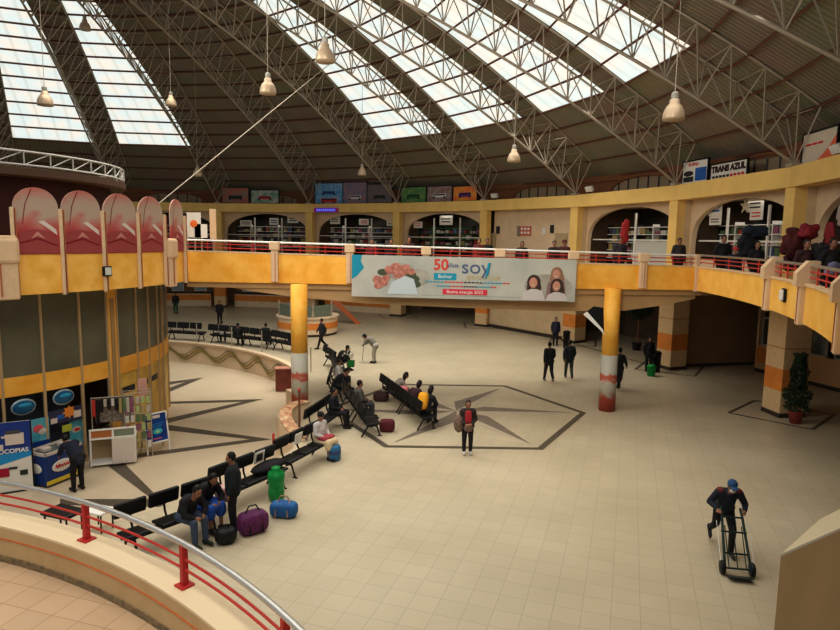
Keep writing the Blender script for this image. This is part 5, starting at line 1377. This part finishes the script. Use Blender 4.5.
o = MB(); o.soft((0, 0, .18), (.6, .42, .36), cloth((.05, .02, .02))); o = o.build('duffel_bag', None, True); o.location = G(381, 401, 0); tag(o, 'dark bag on the floor behind the far end of the right row', 'bag')
o = MB(); o.soft((0, 0, .2), (.5, .34, .4), mat('maroon_bag', (.10, .015, .02), .7)); o = o.build('duffel_bag', None, True); o.location = G(378, 432, 0) + nL * .3 + Vector((0, 0, 0)); tag(o, 'maroon bag beside the near end of the left row', 'bag')

# front row people
def onrow(deg, r=BR): return P(radians(deg), r), radians(deg) - pi / 2
def rowdeg(px, z=.5):
    best = None
    for i in range(-700, -150):
        a = radians(i / 10); v = P(a, BR, z) - Vector((0, 0, EYE)); x = 420 + FPX * v.dot(CR) / v.dot(CF)
        if best is None or abs(x - px) < best[0]: best = (abs(x - px), i / 10)
    return best[1]
p, r = onrow(-21.1, 16.2)
person(p, r - .2, 'sit', 'seated person in white blouse and cream skirt with dark hat, end of front row', (.50, .46, .44), (.60, .47, .30), hair='short', skirt=True, vox=.012, cap=(.02, .02, .02), mask=False)
q = MB(); q.soft((0, .22, .62), (.46, .40, .14), mat('crimson_shawl', (.33, .05, .06), .8)); o = q.build('folded_shawl', None, True); o.location = p; o.rotation_euler = (0, 0, r - .2); tag(o, 'crimson folded shawl on the lap of the person in white', 'shawl')
p2, r2 = onrow(-39.4, 17.05); person(p2, r2 + .1, 'sitlean', 'seated person in black jacket and blue jeans, left of the group', BLK, JEAN, (.02, .03, .02), vox=.011, s=1.05, cap=None)
p3, r3 = onrow(-37.4, 16.75); person(p3, r3, 'sitlean', 'seated person in black jacket and bright blue skirt, middle of the group', BLK, (.03, .10, .42), hair='long', skirt=True, vox=.011, s=1.05)
p = G(234, 530, 0); person(p, radians(100), 'stand', 'person in dark navy clothes standing in front of the benches with head bowed', (.012, .016, .03), (.012, .012, .018), vox=.011, s=1.0, hair='short')
o = MB(); o.soft((0, 0, 0), (.4, .34, .34), mat('striped_pink', (.60, .18, .20), .8, nscale=9, col2=(.62, .50, .45))); o = o.build('shopping_bag', None, True); pp, rr = onrow(-35.8, 16.9); o.location = pp + Vector((0, 0, .62)); tag(o, 'pink striped bag between the seated and the standing person', 'bag')
# bags
def duffel(px, py, size, rz, m, lab, stripes=None):
    t = empty('duffel_bag', G(px, py, 0), rz, lab, 'bag'); L, W, H = size
    q = MB(); q.soft((0, 0, H / 2), (L, W, H), m); q.build('bag', t, True)
    q = MB()
    for s in (-.22, .22): q.tube([(s * L, -W / 2 - .005, .05), (s * L, -W * .42, H * .8), (s * L, 0, H + .012), (s * L, W * .42, H * .8), (s * L, W / 2 + .005, .05)], .018, stripes or blackm, 5)
    q.tube([(-.22 * L, 0, H), (-.12 * L, .02, H + .12), (.12 * L, .02, H + .12), (.22 * L, 0, H)], .016, stripes or blackm, 6); q.build('strap', t)
duffel(253, 532, (.64, .42, .46), radians(38), mat('purple_plaid', (.18, .035, .14), .7, nscale=26, col2=(.07, .015, .06)), 'large purple patterned duffel bag on the floor')
duffel(284, 516, (.62, .36, .34), radians(-8), mat('blue_plaid', (.03, .08, .30), .7, nscale=20, col2=(.02, .16, .34)), 'blue plaid duffel bag below the green sack', mat('strap_tan', (.35, .22, .15), .7))
t = empty('backpack', G(226, 543, 0), radians(20), 'small black backpack on the floor at the seated person\'s feet', 'backpack')
q = MB(); q.soft((0, 0, .17), (.44, .34, .34), black, e=.8); q.build('bag', t, True); q = MB(); q.tube([(-.08, 0, .33), (0, 0, .40), (.08, 0, .33)], .014, blackm); q.build('handle', t)
pp, rr = onrow(-29.6, 16.45)
t = empty('plastic_sack', G(276.5, 500, 0), 0, 'bright green tall plastic sack standing before the front row', 'sack'); t.scale = (.95, .95, .84)
grn = mat('green_plastic', (.01, .30, .07), .35, nscale=6, col2=(.01, .20, .05))
q = MB(); q.lathe((0, 0, 0), [(.13, 0), (.19, .06), (.20, .3), (.185, .5), (.22, .68), (.20, .82), (.09, .90), (.12, .96)], grn, 18); q.build('sack', t, True)
q = MB(); q.ell((pp.x - .1, pp.y, .58), (.55, .24, .12), cloth(BLK), 16, 8, M=Matrix.Rotation(rr, 3, 'Z')); tag(q.build('folded_coat', None, True), 'black coat laid over the seats behind the green sack', 'coat')
t = empty('bucket', G(334, 460, 0), 0, 'blue barrel shaped bag beside the seated person in white', 'bucket'); q = MB(); q.lathe((0, 0, 0), [(.16, 0), (.19, .1), (.19, .38), (.15, .44)], mat('bucket_blue', (.03, .14, .28), .5), 20); q.build('body', t, True)
q = MB(); q.lathe((0, 0, 0), [(.195, .2), (.195, .3)], mat('bucket_band', (.04, .07, .16), .5), 20); q.build('band', t)
# notices taped on backrests
for px, nm in ((262, 'white framed notice with dark centre on a front row backrest'), (304, 'white paper notice on the backrest nearest the marble wall')):
    dg_ = rowdeg(px, .85); pp = P(radians(dg_), BR - (.15 if px == 262 else .24), .84); t = empty('seat_notice', pp, radians(dg_) + pi / 2, nm, 'notice')
    q = MB(); q.box((0, -.05, 0), (.32, .012, .30), white, rx=.18); q.build('paper', t)
    if px == 262: q = MB(); q.box((0, -.06, 0), (.2, .012, .18), ink, rx=.18); q.build('print', t)
# man at freezer
p = G(77, 490, PIT); person(p, radians(58), 'bend', 'person in dark clothes bending over the blue freezer', NAVY, BLK, vox=.012, s=1.1)

# people behind
def seatpx(px, py): return G(px, py, 0)
for px, py, rz_, pose, lab_, jk, lg, kw in (
    (222, 343, radians(10), 'sit', 'person in white top sitting above the wave wall at left', WHT, BLK, {}),
    (238, 346, radians(0), 'sit', 'person in black sitting above the wave wall beside the one in white', BLK, BLK, {}),
    (266, 346, radians(-5), 'sit', 'person in black with white collar, seated with back turned above the wave wall', BLK, BLK, {}),
    (290, 352, radians(-100), 'sitlean', 'person in dark top sitting sideways near the left column', (.04, .03, .03), (.09, .09, .1), dict(hair='long')),
    (176, 314, radians(180), 'stand', 'person in dark jacket and green trousers standing far left', BLK, (.02, .10, .05), {}),
    (220, 325, radians(180), 'stand', 'person in black standing far behind the wave wall', BLK, BLK, {}),
    (322, 349, radians(120), 'walk', 'person in dark clothes walking near the reception desk', (.03, .03, .03), BLK, {}),
    (555, 346, radians(180), 'stand', 'person in navy with white mask standing by the far orange pier', NAVY, BLK, {}),
    (648, 372, radians(180), 'stand', 'person in black standing beside the right pier with the green bin', BLK, BLK, {}),
):
    person(seatpx(px, py), rz_, pose, lab_, jk, lg, vox=.02, **kw)

for d_, r_, ps_, jk_, lab_ in ((21.5, 15.25, 'sitlean', BLK, 'person in dark clothes seated right of the left column, farthest'), (7.5, 14.75, 'sit', WHT, 'person in white top seated right of the left column'),
                          (2.5, 14.75, 'sitlean', BLK, 'person in black leaning forward right of the left column'), (-11.2, 15.4, 'sit', BLK, 'person in black seated behind the person in white blouse')):
    person(P(radians(d_), r_), radians(d_) - pi / 2, ps_, lab_, jk_, BLK, vox=.016)
# upper level people, standing behind the rails
def upper(px, D, lab_, jk=BLK, lg=BLK, rz_=pi, s=1.0, **kw):
    s = s * 1.08
    d = ray(px, 250); t_ = D / d.y; person((d.x * t_, D, 4.5), rz_, 'stand', lab_, jk, lg, vox=.02, s=s, **kw)
upper(409, 25.2, 'person in dark top on the bridge behind the left half of the banner', (.06, .02, .02), s=.94)
upper(479, 26.0, 'person with red collar on the bridge left of the plain wall', (.12, .02, .02), s=.93)
upper(487, 26.2, 'person in black on the bridge beside the one with red collar', BLK, s=.93)
upper(522, 25.0, 'person in black cape on the bridge before the red notice', BLK, s=.88, hair='long')
upper(554, 25.0, 'person in dark coat on the bridge near the right pale door', (.03, .02, .02), s=.9)
upper(564, 25.0, 'person in reddish coat on the bridge near the right pale door', (.10, .03, .03), s=.92, cap=(.10, .02, .02))
upper(620, 25.2, 'person in dark clothes holding goods before the round arch', (.03, .03, .035), s=1.0)
upper(679, 26, 'person in dark grey by the column left of the right arch', (.04, .035, .035), s=1.0)
upper(723, 22.6, 'person in black coat leaning towards the shop window', BLK, s=1.06)
upper(735, 20.6, 'person with red cap behind the right gallery rail', (.03, .03, .05), cap=(.45, .04, .03), s=.84)
upper(757, 20.5, 'person in black jacket right of the one with red cap', BLK, s=.95)
upper(806, 17.0, 'person in dark clothes among red bundles at the right', (.05, .02, .02), s=.98)
upper(832, 16.3, 'person in black by the clothes shop at the right edge', BLK, s=1.0)
upper(372, 26, 'person in dark red coat behind the bridge rail above the roses', (.10, .02, .03), s=.88)
upper(391, 26, 'person in black behind the bridge rail above the banner left', BLK, s=.88)

# bundles / garments on right gallery (clothes stall)
for px, py, D, sz, c_, lab_ in ((796, 243, 18.2, (.75, .6, 1.0), (.09, .015, .015), 'big dark red bundle with white stripe left of the right shop'), (808, 232, 17.9, (.55, .5, .5), (.25, .02, .03), 'red bundle on top of the dark bundles at right'),
                              (822, 250, 16.9, (.5, .5, .9), (.03, .025, .03), 'black bundle at the foot of the clothes shop'), (790, 258, 18.6, (.5, .5, .5), (.10, .02, .03), 'small maroon bundle behind the rail'),
                              (755, 232, 21.6, (.9, .5, .45), (.02, .03, .05), 'dark blue bundles of goods before the right arch shop'), (835, 262, 15.0, (.4, .4, .4), (.20, .18, .30), 'lilac bundle behind the rail at the right edge'),
                              (748, 246, 21.6, (.8, .5, .8), (.02, .02, .025), 'black bundle below the dark blue goods'), (625, 232, 25.8, (.35, .3, 1.1), (.40, .03, .03), 'red and white hanging garment under the round arch')):
    p = V(px, py, D); q = MB(); q.soft((0, 0, 0), sz, mat('bundle_%d' % px, c_, .8, noise=.3, nscale=5), e=.6, n=28, k=18); q.v = [tuple(Vector(v) * (.82 + .42 * mnoise.noise(Vector(v) * 5 + Vector((px, 0, 0))))) for v in q.v]; o = q.build('bundle', None, True); o.location = p
    if p.z - sz[2] / 2 < 5.6 and px != 625: o.location.z = max(4.5 + sz[2] / 2, min(p.z, 4.5 + sz[2] / 2 + .9))
    tag(o, lab_, 'bundle')
# hanging clothes in the right shop
for i in range(14):
    x = -2.4 + i * .36; p, a = on_bay(-1, x, .8 if i % 2 else .6, 6.9 + .28 * (i % 3)); c_ = [(.30, .03, .04), (.05, .03, .03), (.50, .42, .38), (.16, .05, .08), (.35, .12, .10), (.08, .10, .18)][i % 6]
    t = empty('hanging_garment', p, a, 'garment hanging in the clothes shop at the right edge', 'garment', 'garments of the right clothes shop')
    q = MB(); q.rbox((0, 0, -.35), (.36, .12, .7), cloth(c_), b=.05); q.build('torso', t, True)
    q = MB(); q.cap((-.16, 0, -.08), (-.28, 0, -.45), .06, .05, cloth(c_)); q.cap((.16, 0, -.08), (.28, 0, -.45), .06, .05, cloth(c_)); q.build('sleeves', t, True)
for i, z in enumerate((7.0, 6.75, 6.5)):
    p, a = at_bay(677, 224 + i * 8, RA + .6); t = empty('wall_ornament', p, a, 'dark round ornament on the side wall of the second arch, %s of three' % ['topmost', 'middle', 'lowest'][i], 'ornament')
    q = MB(); q.ell((0, 0, 0), (.16, .1, .16), blackm, 14, 8); q.build('disc', t, True)

# ------------------------------------------------------------------ PLANTS AND SMALL THINGS
lf = mat('dark_leaf', (.018, .028, .014), .6); lf2 = mat('leaf_green', (.03, .07, .025), .6)
def topiary(c):
    t = empty('potted_topiary', c, 0, 'tall dark tiered shrub in a red pot at the foot of the right pier', 'plant')
    q = MB(); q.lathe((0, 0, 0), [(.17, 0), (.24, .4), (.26, .42), (.22, .42)], mat('pot_red', (.28, .05, .04), .6), 20); q.build('pot', t, True)
    q = MB(); q.tube([(0, 0, .4), (0, 0, 2.3)], .03, wood); q.build('trunk', t)
    q = MB(); R = random.Random(3)
    for i in range(1500):
        z = R.uniform(.5, 2.45); rad = .42 if z < 1.2 else (.28 if z < 1.9 else .22); rad *= .8 + .3 * abs(sin(z * 4.2)); a = R.uniform(0, 2 * pi); rr = rad * R.random() ** .4
        c0_ = VZ((rr * cos(a), rr * sin(a), z)); d1 = VZ((R.uniform(-1, 1), R.uniform(-1, 1), R.uniform(-1, 1))).normalized() * .07; d2 = d1.cross(VZ((R.random(), R.random(), R.random()))).normalized() * .035
        q.add([c0_ - d1, c0_ + d2, c0_ + d1, c0_ - d2], [(0, 1, 2, 3)], R.choice([lf, lf, lf2]))
    q.build('foliage', t)
p = G(795, 423, 0); topiary(p)
p = G(347.5, 387.5, 0)
t = empty('flower_stand', p, 0, 'tall slim stand with dark leaves, white flowers and a green basket', 'plant')
q = MB(); q.tube([(0, 0, 0), (0, 0, 1.45)], .025, mat('stand_brass', (.22, .15, .08), .5)); q.lathe((0, 0, 0), [(.16, 0), (.16, .03)], blackm, 14); q.build('stand', t)
q = MB(); q.rbox((.16, -.05, 1.02), (.26, .22, .28), mat('basket_green', (.02, .22, .04), .6), b=.03); q.build('basket', t)
q = MB(); R = random.Random(5)
for i in range(26):
    a = R.uniform(0, 2 * pi); d = VZ((cos(a) * .32, sin(a) * .32, R.uniform(.0, .45))); c0_ = VZ((0, 0, 1.2)); e_ = VZ((-sin(a), cos(a), 0)) * .04; q.add([c0_, c0_ + d * .5 + e_, c0_ + d, c0_ + d * .5 - e_], [(0, 1, 2, 3)], lf if i % 3 else lf2)
q.build('leaves', t)
q = MB()
for i in range(9): a = i * 2.4; q.ell((.2 * cos(a), .2 * sin(a), 1.35 + .04 * (i % 4)), (.045, .045, .04), white, 8, 6)
q.build('flowers', t, True)
# green bins by pier
for px, py, lab_, mm in ((651, 376, 'small bright green bin beside the right pier', mat('bin_green', (.01, .30, .06), .5)), (656, 372, 'dark tall bin behind the green one', blackm), (566, 348, 'black round bin by the far orange pier', blackm)):
    t = empty('waste_bin', G(px, py, 0), 0, lab_, 'bin'); h = .42 if px == 651 else .9; r_ = .2
    q = MB(); q.lathe((0, 0, 0), [(r_ * .85, 0), (r_, h), (r_ + .02, h), (r_ + .02, h + .04)], mm, 18); q.build('body', t, True)
    q = MB(); q.lathe((0, 0, 0), [(r_ + .03, h + .03), (r_ * .6, h + .12)], mm, 18); q.build('lid', t, True)
# dark tree plant under right gallery
t = empty('potted_tree', G(640, 352, 0) + Vector((0, .6, 0)), 0, 'dark leafy potted tree in the shade beyond the right column', 'plant')
q = MB(); q.tube([(0, 0, .3), (.05, 0, 2.0)], .04, wood); q.build('trunk', t); q = MB(); q.lathe((0, 0, 0), [(.2, 0), (.28, .42)], blackm, 16); q.build('pot', t)
q = MB(); R = random.Random(9)
for i in range(700):
    v = VZ((R.gauss(0, 1), R.gauss(0, 1), R.gauss(0, 1))).normalized() * R.random() ** .4; c0_ = VZ((v.x * .8, v.y * .8, 2.4 + v.z * .7)); d1 = VZ((R.uniform(-1, 1), R.uniform(-1, 1), R.uniform(-1, 1))).normalized() * .12; d2 = d1.cross(VZ((R.random(), R.random(), R.random()))).normalized() * .05
    q.add([c0_ - d1, c0_ + d2, c0_ + d1, c0_ - d2], [(0, 1, 2, 3)], lf)
q.build('foliage', t)
# hanging white/black banner near right column
p = V(599, 321, 21.2)
t = empty('folded_umbrella', p, 0, 'black and white folded cloth leaning out from the right column', 'cloth')
q = MB(); q.add([(-.55, 0, .22), (-.42, 0, .32), (.14, 0, -.28), (.22, 0, -.5), (.05, 0, -.3)], [(0, 1, 2, 3, 4)], white); q.build('white_edge', t)
q = MB(); q.add([(-.42, .02, .32), (-.2, .02, .5), (.14, .02, .45), (.2, .02, -.45), (.0, .02, -.12)], [(0, 1, 2, 3, 4)], black); q.build('dark_cloth', t)
# red tiled box & ledge at pit end
rt_ = mat('red_brown_tile', (.25, .07, .045), .5, nscale=3, col2=(.17, .045, .03)); rs_ = mat('pink_coping', (.50, .24, .17), .5)
c = G(283, 394, PIT)
q = MB(); a_ = G(275, 392, PIT); b_ = a_ + Vector((1.15, .5, 0))
t = empty('tiled_plinth', (a_.x + .1, a_.y + .3, PIT), radians(10), 'red brown tiled plinth left of the column at the edge of the sunken floor', 'plinth')
q = MB(); q.rbox((.35, 0, .55), (.95, .5, 1.05), rt_, b=.02); q.build('body', t); q = MB(); q.rbox((.35, 0, 1.1), (1.02, .56, .06), rs_, b=.02); q.build('coping', t)
a_, b_ = G(286, 388, -.3), G(302, 399, -.3)
q = MB(); q.wall([(a_.x, a_.y), (b_.x, b_.y)], PIT, -.35, .3, cream2); struct(q, 'wall_ledge')
# curved marble scroll wall
scr = mat('speckled_marble', (.60, .45, .27), .4, nscale=5, col2=(.36, .13, .06))
pth = [G(302, 401, .5), G(288, 404, .55), G(279, 411, .55), G(279, 420, .4), G(286, 430, .2), G(294, 440, .1)]
t = empty('scroll_wall', (pth[2].x, pth[2].y, 0), 0, 'curved low speckled marble wall in front of the left column', 'low wall')
o_ = t.location.copy(); q = MB()
fine = []
for i in range(len(pth) - 1):
    for j in range(5): fine.append(pth[i].lerp(pth[i + 1], j / 5))
fine.append(pth[-1])
for _ in range(3): fine = [fine[0]] + [(fine[i - 1] + fine[i] * 2 + fine[i + 1]) / 4 for i in range(1, len(fine) - 1)] + [fine[-1]]
q.wall([(p.x - o_.x, p.y - o_.y) for p in fine], PIT, [p.z for p in fine], .35, cream2); q.build('face', t)
q = MB(); q.wall([(p.x - o_.x, p.y - o_.y) for p in fine], [p.z for p in fine], [p.z + .05 for p in fine], .40, scr); q.build('coping', t)
# slim posts around pit edge
for px, py in ((197, 344), (232, 348), (262, 352), (311, 372)):
    c = G(px, py, 0); t = empty('slim_post', c, 0, 'thin grey post on the wave wall, ' + {197: 'leftmost', 232: 'second from left', 262: 'third from left', 311: 'just right of the left column'}[px], 'post')
    q = MB(); q.tube([(0, 0, 0), (0, 0, 1.1)], .028, steel); q.build('shaft', t); q = MB(); q.ell((0, 0, 1.12), (.04, .04, .04), steel, 8, 6); q.build('finial', t)
c = G(299.5, 428, 0); t = empty('slim_post', c, 0, 'brown pole in front of the left column by the marble wall', 'post'); q = MB(); q.tube([(0, 0, 0), (0, 0, 1.25)], .035, mat('brown_pole', (.20, .08, .05), .5)); q.build('shaft', t); q = MB(); q.ell((0, 0, 1.28), (.05, .05, .05), redrail, 8, 6); q.build('finial', t)
c = G(273.5, 440, 0); t = empty('slim_post', c, 0, 'short red post at the foot of the marble wall', 'post'); q = MB(); q.tube([(0, 0, -.3), (0, 0, .2)], .04, redrail); q.build('shaft', t)
# bridge left end stall: white papers
for px, py, w, h, lab_, mm in ((194, 225, .55, 1.0, 'tall white paper with orange flower on the kiosk end of the bridge', signw), (201, 231, .5, .55, 'white framed notice at the kiosk end of the bridge', white), (213, 224, .25, 1.2, 'tall narrow pale arch shaped board by the gallery', pilm)):
    p = V(px, py, 25.5); t = board('notice_board', (p.x, p.y, p.z - h / 2), w, h, 0, mm, lab_, 'notice')
    q = MB(); q.tube([(0, .06, 4.5 - (p.z - h / 2)), (0, .06, h * .8)], .025, steel); q.build('pole', t)
    if px == 194: q = MB(); q.ell((0, -.03, .55), (.15, .02, .15), mat('orange_flower', (.75, .18, .04), .6), 12, 6); q.build('flower', t)

# ------------------------------------------------------------------ LIGHT
def aim(frm, to): return (Vector(to) - Vector(frm)).to_track_quat('-Z', 'Y').to_euler()
w = bpy.data.worlds.new('world'); scene.world = w; w.use_nodes = True
w.node_tree.nodes['Background'].inputs[0].default_value = (.8, .88, 1, 1); w.node_tree.nodes['Background'].inputs[1].default_value = .6
def area(loc, size, power, col=(1, .96, .88), spread=120, rot=(0, 0, 0), sy=None):
    l = bpy.data.lights.new('added_fill_area', 'AREA'); l.energy = power; l.size = size; l.color = col; l.spread = radians(spread)
    if sy: l.shape = 'RECTANGLE'; l.size_y = sy
    o = bpy.data.objects.new('added_fill_area', l); COL.objects.link(o); o.location = loc; o.rotation_euler = rot; return o
area((2, 31, 12.0), 12, 880, spread=130)  # these overhead lamps are added to strengthen the daylight from the roof
area((-9, 27, 15.5), 13, 1620, spread=130)
area((3, 15, 11.5), 10, 470, spread=130)
area((-10, 10, 13.5), 10, 600, spread=130)

area((-3, 2, 11.0), 6, 260, spread=120)  # added lamp brightening the landing and near parapets
area((-1, 7, 12.5), 7, 560, spread=110, rot=aim((-1, 7, 12.5), (-1, 46, 6.8)))  # added lamp out of view, aimed at the far arcade beam
area((-13, 15, 14), 7, 420, spread=100, rot=aim((-13, 15, 14), (13, 27, 6.5)))  # added lamp out of view, aimed across at the right gallery
for k in (-1, 0, 1, 3, 4, 5, 6):
    p_, rz_ = on_bay(k, 0, 2.4, 7.9); area(p_, 2.5, 38, col=(1, .95, .85), spread=170)  # added lamp in each upper shop to brighten its goods
scene.cycles.use_denoising = True
scene.cycles.max_bounces = 6; scene.cycles.diffuse_bounces = 4
scene.view_settings.view_transform = 'Standard'; scene.view_settings.look = 'None'; scene.view_settings.exposure = 0; scene.view_settings.gamma = .87
